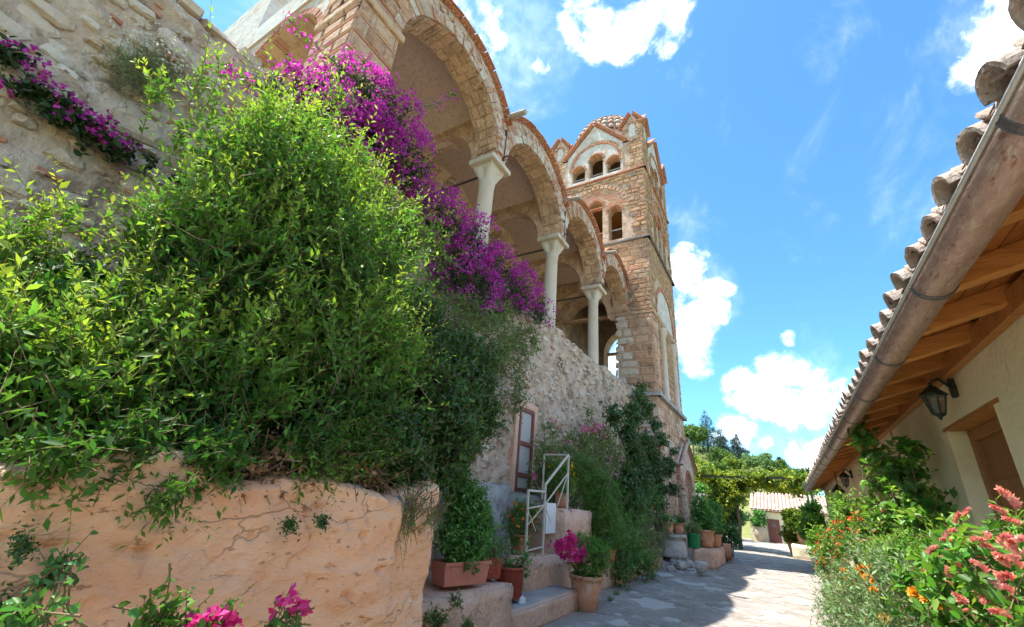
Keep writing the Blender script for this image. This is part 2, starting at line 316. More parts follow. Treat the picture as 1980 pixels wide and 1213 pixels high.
m_bark = M('bark', [(.10, .075, .05), (.20, .155, .11)], 9, bump=.8, bscale=30)
m_twig = M('twig', [(.16, .11, .06), (.24, .18, .10)], 9, bump=.2)
m_drytwig = M('dry_stem', [(.20, .12, .07), (.30, .20, .12)], 9, bump=.2)
# ------------------------------------------------------------------ masonry helpers
def pillow(seed, jit=.05, inset=.07):
    r = random.Random(seed); J = lambda a: r.uniform(-a, a); m = MB()
    c = [(-.5, -.5), (.5, -.5), (.5, .5), (-.5, .5)]
    r0 = [(x, 0, z) for x, z in c]; cj = [(x + J(jit), z + J(jit)) for x, z in c]
    r1 = [(x * .98, .55 + J(.12), z * .98) for x, z in cj]
    r2 = [(x * (1 - 2 * inset), 1 + J(.12), z * (1 - 2.6 * inset)) for x, z in cj]
    m.add(r0 + r1 + r2, [(i, (i + 1) % 4, 4 + (i + 1) % 4, 4 + i) for i in range(4)] + [(4 + i, 4 + (i + 1) % 4, 8 + (i + 1) % 4, 8 + i) for i in range(4)] + [(8, 9, 10, 11)])
    return m
def pebble(seed, n=8):
    r = random.Random(seed); m = MB(); ang = [2 * math.pi * (i + r.uniform(-.3, .3)) / n for i in range(n)]
    rr = [r.uniform(.40, .52) for _ in range(n)]; sq = lambda a, q: (q * max(-1, min(1, 1.25 * math.cos(a))), q * max(-1, min(1, 1.25 * math.sin(a))))
    b = [sq(a, q) for a, q in zip(ang, rr)]
    V = [(x, 0, z) for x, z in b] + [(x * .97 , .5 + r.uniform(-.15, .15), z * .97) for x, z in b] + [(x * .72, .92 + r.uniform(-.2, .12), z * .68) for x, z in b] + [(r.uniform(-.1, .1), 1.0, r.uniform(-.1, .1))]
    F = []
    for k in range(2): F += [(k * n + i, k * n + (i + 1) % n, (k + 1) * n + (i + 1) % n, (k + 1) * n + i) for i in range(n)]
    F += [(2 * n + i, 2 * n + (i + 1) % n, 3 * n) for i in range(n)]
    return m.add(V, F)
BLK = [pillow(i) for i in range(10)]; RGH = [pillow(40 + i, .11, .10) for i in range(10)]; PEB = [pebble(i) for i in range(14)]; BRK = [pillow(70 + i, .03, .05) for i in range(6)]
VARM = {}
class Pieces:
    """single stones, bricks and tiles of one thing: the largest in view stay objects, the rest are one joined part"""
    def __init__(s): s.b = {}
    def block(s, name, mat, var, p, n, w, d, h, tilt=0.):
        s.b.setdefault((name, mat.name), []).append((w * h / max(Vector(p).length_squared, .1), ('b', var, random.randrange(len(var)), Vector(p), math.atan2(-n[0], n[1]), w, d, h, tilt)))
    def poly(s, name, mat, mb, smooth=False):
        v = np.array(mb.v); c = v.mean(0); e = v.max(0) - v.min(0); a = sorted(e)[1] * sorted(e)[2]
        s.b.setdefault((name, mat.name), []).append((a / max(float(c @ c), .1), ('p', mb, smooth)))
    def commit(s, parent, limit=300):
        names = {}
        for (name, mn), L in s.b.items():
            L.sort(key=lambda q: -q[0]); mat = MATS[mn]; used = names.get(name, 0); lim = max(0, limit - used); o0 = org(parent); rest = MB()
            for i, (_, it) in enumerate(L):
                if it[0] == 'b':
                    _, var, vi, p, a, w, d, h, tl = it
                    if i < lim:
                        key = (id(var), vi, mn)
                        if key not in VARM:
                            VARM[key] = var[vi].mesh(name); VARM[key].materials.append(mat)
                        ob = bpy.data.objects.new(name, VARM[key]); COL.objects.link(ob); ob.parent = parent
                        ob.location = p - o0; ob.rotation_euler = (0, tl, a); ob.scale = (w, d, h)
                    else:
                        Mx = Matrix.Translation(p) @ Matrix.Rotation(a, 4, 'Z') @ Matrix.Rotation(tl, 4, 'Y') @ Matrix.Diagonal((w, d, h, 1))
                        rest.add([Mx @ Vector(v) for v in var[vi].v], var[vi].f)
                else:
                    if i < lim: it[1].build(name, mat, parent, it[2])
                    else: rest.add(it[1].v, it[1].f)
            names[name] = used + min(lim, len(L))
            if rest.v: tag(rest.build('small_' + name + 's', mat, parent), kind='stuff')
def arch_wall(mf, mi, P, u0, u1, z0, top, ops, th, brk=(), seg=18, back=True):
    us = {u0, u1} | {b for b in brk if u0 < b < u1}
    for (uc, r, zs, zb) in ops:
        for i in range(seg + 1): us.add(round(uc - r * math.cos(math.pi * i / seg), 5))
    us = sorted(u for u in us if u0 - 1e-6 <= u <= u1 + 1e-6)
    def az(o, u): return o[2] + math.sqrt(max(0, o[1] ** 2 - (u - o[0]) ** 2))
    for a, b in zip(us, us[1:]):
        if b - a < 1e-5: continue
        mid = (a + b) / 2; op = next((o for o in ops if abs(mid - o[0]) < o[1]), None)
        iv = [((z0, z0), (top(a), top(b)))] if op is None else ([((z0, z0), (op[3], op[3]))] if op[3] > z0 + 1e-4 else []) + [((az(op, a), az(op, b)), (top(a), top(b)))]
        for (la, lb), (ha, hb) in iv:
            mf.add([P(a, la, 0), P(b, lb, 0), P(b, hb, 0), P(a, ha, 0)], [(0, 1, 2, 3)])
            if back: mf.add([P(a, la, th), P(b, lb, th), P(b, hb, th), P(a, ha, th)], [(3, 2, 1, 0)])
        mf.add([P(a, top(a), 0), P(b, top(b), 0), P(b, top(b), th), P(a, top(a), th)], [(0, 1, 2, 3)])
        if op:
            mi.add([P(a, az(op, a), 0), P(a, az(op, a), th), P(b, az(op, b), th), P(b, az(op, b), 0)], [(0, 1, 2, 3)])
            if op[3] > z0 + 1e-4: mi.add([P(a, op[3], 0), P(b, op[3], 0), P(b, op[3], th), P(a, op[3], th)], [(0, 1, 2, 3)])
    for (uc, r, zs, zb) in ops:
        for s in (-1, 1):
            u = uc + s * r; mi.add([P(u, zb, 0), P(u, zb, th), P(u, zs, th), P(u, zs, 0)], [(0, 1, 2, 3)])
def ring(pc, name, mat, P, uc, zs, r0, r1, n, d0, d1, a0=0., a1=math.pi, gap=.12):
    for i in range(n):
        t0 = a0 + (a1 - a0) * (i + gap / 2) / n; t1 = a0 + (a1 - a0) * (i + 1 - gap / 2) / n; e = random.uniform(-.012, .012)
        q = [(uc - rr * math.cos(t), zs + rr * math.sin(t)) for rr, t in ((r0, t0), (r1, t0), (r1, t1), (r0, t1))]
        pc.poly(name, mat, MB().prism(q, P, d0 + e, d1))
def courses(u0, u1, z0, z1, hr, wr, ok, gap=.02):
    z = z0; out = []
    while z < z1 - hr[0] * .6:
        h = min(random.uniform(*hr), z1 - z); u = u0 - random.uniform(0, wr[0])
        while u < u1 - .04:
            w = random.uniform(*wr); a = max(u, u0); b = min(u + w, u1); u += w
            if b - a < .07: continue
            if all(ok(x, y) for x in (a + .01, (a + b) / 2, b - .01) for y in (z + .01, z + h - .01)): out.append(((a + b) / 2, z + h / 2, b - a - gap, h - gap))
        z += h
    return out
# ------------------------------------------------------------------ ground and lane
m_grass = M('dry_grass', [(.10, .12, .035), (.19, .20, .06), (.26, .24, .09)], 1.5, bump=.6, bscale=4)
def lane_mat():
    m, t = nt_new('lane_paving'); k = NT(t); pos = k.n('ShaderNodeNewGeometry').outputs['Position']
    c = k.ramp(k.noise(pos, 1.3, 6, .62, .3), [(.3, (.215, .185, .16)), (.5, (.295, .26, .225)), (.68, (.365, .325, .285))])
    c = k.mix(k.mapr(k.noise(pos, 3.2, 5, .65, .5), .56, .66, 0, .75), c, (.52, .49, .46))
    c = k.mix(k.mapr(k.noise(pos, 1.9, 5, .7, .8), .60, .68, 0, .6), c, (.21, .16, .13))
    vo = k.n('ShaderNodeTexVoronoi', feature='DISTANCE_TO_EDGE'); vo.inputs['Scale'].default_value = 1.5
    nn = k.n('ShaderNodeTexNoise'); nn.inputs['Scale'].default_value = 2.6; nn.inputs['Detail'].default_value = 6; k.l(pos, nn.inputs['Vector'])
    s = k.n('ShaderNodeVectorMath', operation='SCALE'); k.l(nn.outputs['Color'], s.inputs[0]); s.inputs['Scale'].default_value = .8
    a = k.n('ShaderNodeVectorMath', operation='ADD'); k.l(pos, a.inputs[0]); k.l(s.outputs[0], a.inputs[1]); k.l(a.outputs[0], vo.inputs['Vector'])
    e = k.mapr(vo.outputs['Distance'], 0, .02, 0, 1); br = k.mapr(k.noise(pos, .9, 3), .48, .56)
    e = k.math('SUBTRACT', 1., k.math('MULTIPLY', k.math('SUBTRACT', 1., e), br))
    c = k.mix(k.math('MULTIPLY', k.math('SUBTRACT', 1., e), .65), c, (.09, .075, .065))
    b = k.n('ShaderNodeBsdfPrincipled'); k.l(c, b.inputs['Base Color']); b.inputs['Roughness'].default_value = .85; b.inputs['Specular IOR Level'].default_value = .3
    h = k.math('ADD', k.math('MULTIPLY', e, .5), k.math('ADD', k.noise(pos, 5, 5, .65), k.math('MULTIPLY', k.noise(pos, 40, 6, .6), .4)))
    bp = k.n('ShaderNodeBump'); bp.inputs['Strength'].default_value = .7; bp.inputs['Distance'].default_value = .03; k.l(h, bp.inputs['Height']); k.l(bp.outputs[0], b.inputs['Normal'])
    o = k.n('ShaderNodeOutputMaterial'); k.l(b.outputs[0], o.inputs[0]); return m
m_lane = lane_mat()
m_patch = M('pale_cement', [(.38, .355, .33), (.46, .435, .41), (.50, .475, .45)], 3, 9, bump=.5, bscale=18, stain=(.38, .34, .31), stain_s=3)
g = MB().add([(-500, -300, GZ - .03), (500, -300, GZ - .03), (500, 900, GZ - .03), (-500, 900, GZ - .03)], [(0, 1, 2, 3)])
tag(g.build('ground', m_grass), kind='structure')
def lane_z(x, y): return GZ + .018 * mnoise.noise((x * .5, y * .35, 3.3)) + .006 * mnoise.noise((x * 2.2, y * 2, 1.3))
nx, ny = 46, 240; V = []; F = []
for j in range(ny + 1):
    for i in range(nx + 1):
        x = -5.0 + 6.6 * i / nx; y = -4 + 48 * j / ny; V.append((x, y, lane_z(x, y)))
for j in range(ny):
    for i in range(nx): a = j * (nx + 1) + i; F.append((a, a + 1, a + nx + 2, a + nx + 1))
lane = link('lane', arr_mesh('lane', V, F, True), m_lane); tag(lane, kind='structure')
def patch(cx, cy, rx, ry, seed):
    r = random.Random(seed); n = 15; top = []; 
    for i in range(n):
        t = 2 * math.pi * i / n; q = r.uniform(.62, 1.15); top.append((cx + rx * q * math.cos(t), cy + ry * q * math.sin(t)))
    V = [(x, y, lane_z(x, y) - .02) for x, y in top] + [(cx + (x - cx) * .96, cy + (y - cy) * .96, lane_z(x, y) + .007) for x, y in top] + [(cx, cy, lane_z(cx, cy) + .009)]
    MB().add(V, [(i, (i + 1) % n, n + (i + 1) % n, n + i) for i in range(n)] + [(n + i, n + (i + 1) % n, 2 * n) for i in range(n)]).build('cement_patch', m_patch, lane)
for i, (x, y, sx, sy) in enumerate([(1262, 1168, 68, 10), (1335, 1127, 46, 6), (1195, 1205, 34, 8), (1285, 1112, 22, 4), (1380, 1140, 26, 4), (1345, 1108, 14, 3), (1225, 1147, 14, 3), (1262, 1138, 18, 3), (1405, 1178, 30, 5), (1500, 1190, 40, 6), (1445, 1085, 20, 2), (1390, 1118, 16, 2), (1480, 1150, 26, 4), (1160, 1195, 12, 4), (1300, 1200, 24, 4), (1560, 1165, 24, 5)]):
    c = atz(x, y); e = atz(x + sx, y); f = atz(x, y - sy); h = atz(x, y + sy); patch(c.x, c.y, max(.06, abs(e.x - c.x)), max(.05, (f - h).length / 2), 50 + i)
m_flag = M('flagstone', [(.22, .20, .19), (.30, .275, .255), (.36, .335, .31)], 4, 9, bump=.7, bscale=20, rcols=[(.25, .225, .21), (.33, .305, .28), (.29, .25, .215), (.38, .355, .335)], stain=(.22, .19, .17), stain_s=4)
def flag(cx, cy, r, seed):
    q = random.Random(seed); n = q.randint(5, 7); a0 = q.random() * 6; pts = [(cx + r * q.uniform(.8, 1.1) * math.cos(a0 + 2 * math.pi * (i + q.uniform(-.2, .2)) / n), cy + 1.15 * r * q.uniform(.8, 1.1) * math.sin(a0 + 2 * math.pi * (i + q.uniform(-.2, .2)) / n)) for i in range(n)]; hh = q.uniform(.004, .014)
    V = [(x, y, lane_z(x, y) - .02) for x, y in pts] + [(x, y, lane_z(x, y) + hh - .004) for x, y in pts] + [(cx + (x - cx) * .94, cy + (y - cy) * .94, lane_z(x, y) + hh) for x, y in pts]
    MB().add(V, [(i + k, (i + 1) % n + k, n + (i + 1) % n + k, n + i + k) for k in (0, n) for i in range(n)] + [tuple(range(2 * n, 3 * n))]).build('paving_stone', m_flag, lane)
got = []; qq = random.Random(5)
for _ in range(6000):
    y = 6.2 + 18 * qq.random() ** 1.5; x = qq.uniform(-2.9, .55); r = qq.uniform(.13, .34)
    if all((x - a) ** 2 + ((y - b) / 1.15) ** 2 > (r + c + .03) ** 2 for a, b, c in got): got.append((x, y, r))
    if len(got) >= 170: break
for i, (x, y, r) in enumerate(got):
    if mnoise.noise((x * .8, y * .5, 9)) > -.15: flag(x, y, r, i)
# ------------------------------------------------------------------ terrace wall of rubble under the loggia
XL = -5.1
tw = empty('terrace_wall', (XL, 6, GZ), 'tall rubble stone wall with patchy mortar carrying the loggia', 'wall')
def par_top(y):
    z = 4.80 if y < 2.3 else 4.62
    if y > 10.3: z = 4.62 + .10 * (1 if y < 11.1 else 0) + (.12 if y > 14.6 else 0)
    return z + .05 * mnoise.noise((y * 2.1, 0, 0)) + .03 * mnoise.noise((y * 7, 0, 5))
def wall_d(y, z):
    q = (y * 2.6, z * 4.6, 1.7); dd, _ = mnoise.voronoi((q[0] + .5 * mnoise.noise((y * 3, z * 3, 0)), q[1] + .5 * mnoise.noise((y * 3, z * 3, 9)), 1.7))
    e = min(1, (dd[1] - dd[0]) * 2.2); k = .5 + .5 * mnoise.noise((y * .9, z * .9, 4))
    return .06 * e * (.3 + .7 * k) + .07 * fbm((y * 1.3, z * 1.8, 0), 4) + .03 * fbm((y * 7, z * 11, 2), 3)
dys = [(-3 + i * .045) for i in range(int(6.0 / .045))] ; y = dys[-1]
while y < 18.0: y += .075; dys.append(y)
nz = 95; V = []; F = []
for y in dys:
    t = par_top(y)
    for j in range(nz + 1):
        z = GZ - .1 + (t - GZ + .1) * j / nz; V.append((XL + wall_d(y, z) - (.05 if j == nz else 0) + (.04 if (y < 2.3 and j > nz - 4) else 0), y, z))
    V.append((XL - .45, y, t + .01))
q = nz + 2
for i in range(len(dys) - 1):
    for j in range(nz + 1): a = i * q + j; F.append((a, a + q, a + q + 1, a + 1))
V = [tuple(Vector(v) - org(tw)) for v in V]
o = link('wall_face', arr_mesh('wall_face', V, F, False), m_rubble, tw)
pc = Pieces()
DOOR = (8.60, 9.30, .12, 1.95)
def ok(y, z): return not (DOOR[0] - .15 < y < DOOR[1] + .15 and z < DOOR[3] + .2)
def rub(y0, y1, z0, z1, n, wr, seed):
    r = random.Random(seed); got = []
    for _ in range(n * 12):
        y = r.uniform(y0, y1); z = r.uniform(z0, z1); w = r.uniform(*wr) * r.choice((.6, .8, 1, 1.25)); h = w * r.uniform(.38, .68)
        if not ok(y, z) or z > par_top(y) - h * .5: continue
        if any(abs(y - a) < (w + c) * .45 and abs(z - b) < (h + d) * .45 for a, b, c, d in got): continue
        got.append((y, z, w, h)); br = r.random() < .16
        if br: pc.block('brick', m_brick, BRK, (XL + wall_d(y, z) - .012, y, z), (1, 0), w * r.uniform(.35, .8), .04, r.uniform(.03, .05), r.uniform(-.12, .12))
        else: pc.block('stone', m_stone, PEB, (XL + wall_d(y, z) - .03, y, z), (1, 0), w, r.uniform(.05, .10), h, r.uniform(-.2, .2))
        if len(got) >= n: break
rub(-.6, 2.6, 1.0, 4.75, 230, (.20, .50), 1); rub(-.6, 2.4, 1.2, 4.7, 160, (.07, .16), 9); rub(2.6, 7.0, 1.5, 4.6, 60, (.2, .45), 2); rub(6.8, 17.8, -1.0, 4.6, 620, (.13, .32), 3)
# coping stones of the near parapet and weathered ledges
y = -1.2
while y < 2.3:
    w = random.uniform(.22, .45); pc.block('coping_stone', m_stone, RGH, (XL - .2, y + w / 2, par_top(y) + .03), (1, 0), w - .02, .27, random.uniform(.09, .16)); y += w
pc.commit(tw, 300)
# doorway with pink surround
mb = MB(); P = lambda u, z, d: (XL + .10 - d, u, z)
mb.box(XL - .1, XL + .10, DOOR[0] - .16, DOOR[0], -.05, DOOR[3] + .16); mb.box(XL - .1, XL + .10, DOOR[1], DOOR[1] + .2, -.05, DOOR[3] + .16); mb.box(XL - .1, XL + .102, DOOR[0], DOOR[1], DOOR[3], DOOR[3] + .16)
mb.build('door_surround', m_pink2, tw, bevel=.012)
dr = MB().box(XL + .055, XL + .075, DOOR[0], DOOR[1], .1, DOOR[3]).build('door_curtain', m_curtain, tw)
mb = MB()
for a, b in ((DOOR[0], DOOR[0] + .07), (DOOR[1] - .09, DOOR[1])): mb.box(XL + .07, XL + .12, a, b, .1, DOOR[3])
for z in (.1, .42, 1.1, DOOR[3] - .09): mb.box(XL + .072, XL + .117, DOOR[0], DOOR[1], z, z + .09)
mb.build('door_frame', m_reddoor, tw, bevel=.006)
MB().box(XL + .02, XL + .26, DOOR[0] - .2, DOOR[1] + .25, .03, .10).build('door_sill', m_conc, tw, bevel=.015)
# ------------------------------------------------------------------ loggia
lg = empty('loggia', (-7.3, 10, 3.7), 'arcaded stone loggia with scalloped red cornice above the terrace wall', 'loggia')
CEN = [4.95, 8.82, 12.63, 16.38]; RA = 1.75; ZS = 7.92; RO = 2.28; COLY = [6.88, 10.72, 14.5]; XB = -9.3
def top(u):
    return max([ZS + .12 + math.sqrt(max(0, RO ** 2 - (u - c) ** 2)) if abs(u - c) < RO else 0 for c in CEN] + [ZS + 1.38])
PL = lambda u, z, d: (XL - d, u, z)
mf, mi = MB(), MB()
brk = [2.35 + i * .12 for i in range(130)]
arch_wall(mf, mi, PL, 3.18, 18.0, ZS, top, [(c, RA, ZS, ZS) for c in CEN], .68, brk, 24)
mf.build('arcade_wall', m_white, lg)
for c in CEN:
    ma, mi = MB(), MB(); arch_wall(ma, mi, PL, c - RA, c + RA, ZS, top, [(c, RA, ZS, ZS)], .68, (), 24); mi.build('arch_soffit', m_intra, lg)
# roof behind the scalloped front
us = [2.3 + i * .1 for i in range(158)]; V = []; F = []
for u in us: V += [(XL + .02, u, top(u) + .02), (XB - .3, u, top(u) + .02)]
F = [(2 * i, 2 * i + 2, 2 * i + 3, 2 * i + 1) for i in range(len(us) - 1)]
MB().add(V, F).build('roof', m_tile, lg)
pc = Pieces()
for k, c in enumerate(CEN):
    lim = math.acos(min(1, 1.9 / RO)) - .04
    a0 = lim if k > 0 else .05; a1 = math.pi - lim
    # bricks edging the opening, dentil course and coping of the cornice
    ring(pc, 'brick', m_brick, PL, c, ZS, RA + .16, RA + .19, 30, -.03, .05, .12, math.pi - .12, .45)
    t = .05
    while t < math.pi - .1:
        w = random.uniform(.10, .20); d = .03
        while d < .62:
            dw = random.uniform(.16, .34); e = min(.66, d + dw); q0 = RA - random.uniform(.012, .04)
            q = [(c - rr * math.cos(tt), ZS + rr * math.sin(tt)) for rr, tt in ((q0, t + .012), (RA + .02, t + .008), (RA + .02, t + w - .008), (q0, t + w - .012))]
            pc.poly('soffit_stone', m_intra, MB().prism(q, PL, d + .012, e - .012)); d = e
        t += w
    for i in range(9):
        t = .3 + (math.pi - .6) * (i + random.uniform(.1, .9)) / 9; 
        for dt in (0, .035): ring(pc, 'brick', m_brick, PL, c, ZS, RA - .012, RA + .14, 1, -.02, random.uniform(.2, .5), t + dt, t + dt + .02, 0)
    t = .06
    while t < math.pi - .08:
        w = random.uniform(.07, .17); ro = RA + random.uniform(.20, .40); mt = random.choice((m_white, m_white, m_stone, m_ashlar, m_brick))
        if mt is m_brick: w = .03
        ring(pc, 'voussoir_stone', mt, PL, c, ZS, RA - .004, ro, 1, -random.uniform(.015, .05), .1, t, t + w, .10); t += w + (.012 if mt is m_brick else 0)
    for i in range(26):
        t = random.uniform(.4, math.pi - .4); ring(pc, 'voussoir_stone', random.choice((m_stone, m_brick, m_white)), PL, c, ZS, RA + random.uniform(.34, .42), RA + random.uniform(.46, .56), 1, -random.uniform(.01, .04), .08, t, t + random.uniform(.03, .08), .1)
    ring(pc, 'dentil_brick', m_brick, PL, c, ZS + .12, RO - .02, RO + .025, 40, -.05, .1, a0, a1, .45)
    ring(pc, 'cornice_brick', m_brick, PL, c, ZS + .12, RO + .028, RO + .065, 17, -.09, .15, a0 - .02, a1 + .02, .05)
    ring(pc, 'cornice_tile', m_brick, PL, c, ZS + .12, RO + .068, RO + .10, 13, -.15, .25, a0 - .03, a1 + .03, .06)
# big corner pier with cloisonne stones
PX0, PX1, PY0, PY1 = -6.35, XL, 2.35, 3.22
MB().box(PX0, PX1, PY0, PY1, 3.7, 10.3).build('corner_pier', m_mortar, lg)
PS = lambda u, z, d: (u, PY0 + d, z)
for (n, u0, u1, Pf) in (((1, 0), PY0, PY1, lambda u, z: (PX1 - .01, u, z)), ((0, -1), PX0, PX1, lambda u, z: (u, PY0 + .01, z))):
    z = 4.6
    while z < 10.0:
        h = random.uniform(.26, .36)
        for (u, zz, w, hh) in courses(u0, u1, z, z + h, (h, h), (.35, .62), lambda a, b: True, .05): pc.block('ashlar_block', m_ashlar, BLK, Pf(u, zz), n, w, .035, hh)
        pc.block('brick', m_brick, BRK, Pf((u0 + u1) / 2, z + h + .03), n, u1 - u0 + .02, .03, .035)
        for _ in range(2): pc.block('brick', m_brick, BRK, Pf(random.uniform(u0 + .1, u1 - .1), z + h / 2), n, .04, .032, h * .8)
        z += h + .06
MB().box(PX0 - .07, PX1 + .07, PY0 - .05, PY1 + .08, 7.72, 7.9).build('impost', m_intra, lg, bevel=.02)
# south end arch in plastered wall
mf2, mi2 = MB(), MB()
arch_wall(mf2, mi2, PS, -15, PX1 - .001, 7.4, lambda u: 12.2 if u < -9.8 else 10.28, [(-8.05, 1.7, 7.4, 7.4)], .75, (-9.8, -9.81), 20)
mf2.box(-15, -9.75, PY0, PY0 + .75, 3.7, 7.4)
mf2.build('end_wall', m_plgrey, lg); mi2.build('end_arch_soffit', m_intra, lg)
ring(pc, 'brick', m_brick, PS, -8.05, 7.4, 1.7, 1.86, 30, -.02, .05, 0.02, math.pi - .02, .25)
for i in range(10):
    t = .25 + 2.6 * (i + random.random()) / 10
    for dt in (0, .04): ring(pc, 'brick', m_brick, PS, -8.05, 7.4, 1.69, 1.8, 1, .05, random.uniform(.25, .6), t + dt, t + dt + .02, 0)
pc.commit(lg, 300)
# vaults, cross arches, back wall, floor
for c in CEN:
    h = 1.93; R = h * math.sqrt(2) * .999; n = 22; V = []; F = []; xc = (XL - .35 + XB) / 2; hx = (XL - .35 - XB) / 2
    for j in range(n + 1):
        for i in range(n + 1):
            a = -1 + 2 * i / n; b = -1 + 2 * j / n
            V.append((xc + hx * a, c + h * b, ZS + math.sqrt(max(0, R * R - (h * a) ** 2 - (h * b) ** 2))))
    F = [(j * (n + 1) + i, j * (n + 1) + i + 1, (j + 1) * (n + 1) + i + 1, (j + 1) * (n + 1) + i) for j in range(n) for i in range(n)]
    MB().add(V, F).build('vault', m_vault, lg, smooth=True)
xc = (XL - .35 + XB) / 2
for y in COLY + [3.0, 17.7]:
    a, b = MB(), MB(); Pc = lambda u, z, d, y=y: (u, y - .26 + d, z)
    arch_wall(a, b, Pc, XB, XL - .6, ZS, lambda u: ZS + 2.05, [(xc, 1.5, ZS, ZS)], .52, (), 18)
    b.v += []; k0 = len(a.v); a.v += b.v; a.f += [tuple(i + k0 for i in f) for f in b.f]
    a.build('cross_arch', m_intra, lg)
a, b = MB(), MB(); PB = lambda u, z, d: (XB - d, u, z)
arch_wall(a, b, PB, 2.6, 18, 3.7, lambda u: 10.3, [(c, 1.42, ZS - .2, 3.75) for c in CEN], .35, (), 18, False)
a.build('back_wall', m_vault, lg); b.build('blind_arch_soffit', m_intra, lg)
MB().add([(XB - .345, 2.6, 3.7), (XB - .345, 18, 3.7), (XB - .345, 18, 10.3), (XB - .345, 2.6, 10.3)], [(0, 1, 2, 3)]).build('blind_wall', m_vault, lg)
for c in CEN[1:3]:
    mb = MB()
    for u in (-.7, -.2, .35, .8): mb.box(XB - .34, XB - .26, c + u, c + u + .06, 6.6, 8.6)
    mb.box(XB - .34, XB - .28, c - 1.2, c + 1.2, 6.5, 6.6); mb.build('window_frame', m_door, lg)
MB().box(XB - .4, XL - .05, -3, 18, 3.55, 3.72).build('terrace_floor', m_conc, lg)
def column(y, zb, zt, r0, r1, ztop, xa, mat=m_marble):
    m = MB().lathe([(r0 * 1.25, zb), (r0 * 1.25, zb + .12), (r0 * 1.05, zb + .2), (r0, zb + .3), (r1 * 1.01, zt - .12), (r1 * 1.10, zt - .1), (r1 * 1.10, zt - .04), (r1, zt)], (xa, y, 0), 26)
    c = m.build('column', mat, lg, smooth=True)
    z0, z1 = zt, zt + .42; m = MB(); n = 24; V = []; F = []
    for k in range(6):
        f = k / 5; s = r1 * 1.02 + (.285 - r1) * (f ** 1.2); sq = min(1, f * 1.5) ** .7
        for i in range(n):
            t = 2 * math.pi * i / n; cx, sx = math.cos(t), math.sin(t); mxx = max(abs(cx), abs(sx)); q = 1 / (1 - sq + sq * mxx); rel = .028 * math.sin(f * math.pi) * math.cos(t * 6)
            V.append((xa + (s * q + rel) * cx, y + (s * q + rel) * sx, z0 + (z1 - z0) * f))
    F = [(k * n + i, k * n + (i + 1) % n, (k + 1) * n + (i + 1) % n, (k + 1) * n + i) for k in range(5) for i in range(n)]
    m.add(V, F); m.build('capital', m_marble, c)
    MB().box(xa - .36, xa + .42, y - .42, y + .42, z1, z1 + .14).build('abacus', m_marble, c, bevel=.02)
    MB().box(xa - .33, xa + .34, y - .33, y + .33, z1 + .14, ztop).build('impost_block', m_white, c, bevel=.02)
    return c
for y in COLY:
    column(y, 3.72, 7.30, .215, .19, ZS + .002, -5.46)
    MB().bar((-5.6, y, 7.62), (XB, y, 7.62), .035, .05).build('tie_rod', m_iron, lg)
    MB().bar((XL + .03, y + .05, 7.95), (XL + .03, y + .05, 9.0), .035, .045).bar((XL - .1, y + .05, 8.1), (XL + .16, y + .05, 8.05), .03, .03).build('iron_strap', m_iron, lg)
    s = MB(); pz = top(y) + .02
    s.tube([(XL - .1, y, pz + .12), (XL + .62, y, pz + .02)], .075, 8); s.build('water_spout', m_oldtile, lg)
# ------------------------------------------------------------------ bell tower
TC = Vector((-6.75, 20.8, GZ)); TH = 2.75
tower = empty('bell_tower', TC, 'tall stone and brick bell tower with gables and a tiled dome', 'tower')
TN = [(0, -1), (1, 0), (0, 1), (-1, 0)]; TT = [(1, 0), (0, 1), (-1, 0), (0, -1)]
def TPf(k, h=TH):
    n, t = TN[k], TT[k]; return lambda u, z, d: (TC.x + n[0] * (h - d) + t[0] * u, TC.y + n[1] * (h - d) + t[1] * u, z)
Z1, Z2, Z3, ZG, ZA = 4.42, 12.15, 16.6, 18.75, 20.75
GW = 1.72
def gtop(u): return ZA - (ZA - ZG) * min(1, abs(u) / GW)
wf, wi, wr = MB(), MB(), MB(); pc_base = []
OP2 = [(-.98, .36, 14.15, 12.42), (.08, .38, 14.75, 12.42), (1.14, .36, 14.15, 12.42)]
OP3 = [(-.94, .37, 17.55, 16.85), (.1, .40, 18.05, 16.85), (1.12, .37, 17.55, 16.85)]
pc = Pieces()
for k in range(4):
    P = TPf(k)
    o1 = [(-.25, 1.4, 8.0, 3.75)] if k in (0, 2) else []
    arch_wall(wf, wi, P, -TH, TH, 3.7, lambda u: Z2, o1, .8)
    arch_wall(wf, wi, P, -TH, TH, Z2, lambda u: Z3, OP2, .55)
    arch_wall(wf, wi, P, -TH, TH, Z3, lambda u: ZG if abs(u) > GW else gtop(u), OP3, .5, (-GW, 0, GW))
wf.build('wall', m_mortar, tower); wi.build('window_reveal', m_intra, tower)
MB().box(TC.x - TH + .3, TC.x + TH - .3, TC.y - TH + .3, TC.y + TH - .3, 12.0, 12.1).build('floor_slab', m_door, tower)
MB().box(TC.x - TH + .3, TC.x + TH - .3, TC.y - TH + .3, TC.y + TH - .3, 16.45, 16.55).build('floor_slab', m_door, tower)
b = MB().box(TC.x - TH + .03, TC.x + TH + .03, TC.y - TH - .02, TC.y + TH, GZ - .1, Z1 - .1).build('base_wall', m_mortar, tower)
for (u, z, w, h) in courses(-TH, TH, GZ + .2, Z1 - .15, (.24, .4), (.3, .7), lambda a, b: True, .05): pc_base.append((u, z, w, h))
def slab(z, h, pr, mat, name):
    for k in range(4):
        P = TPf(k); u = -TH - pr
        while u < TH + pr - .05:
            w = min(random.uniform(.5, .95), TH + pr - u); pc.poly(name, mat, MB().prism([(u + .004, z), (u + w - .004, z), (u + w - .004, z + h), (u + .004, z + h)], P, -pr + random.uniform(-.015, .01), .2)); u += w
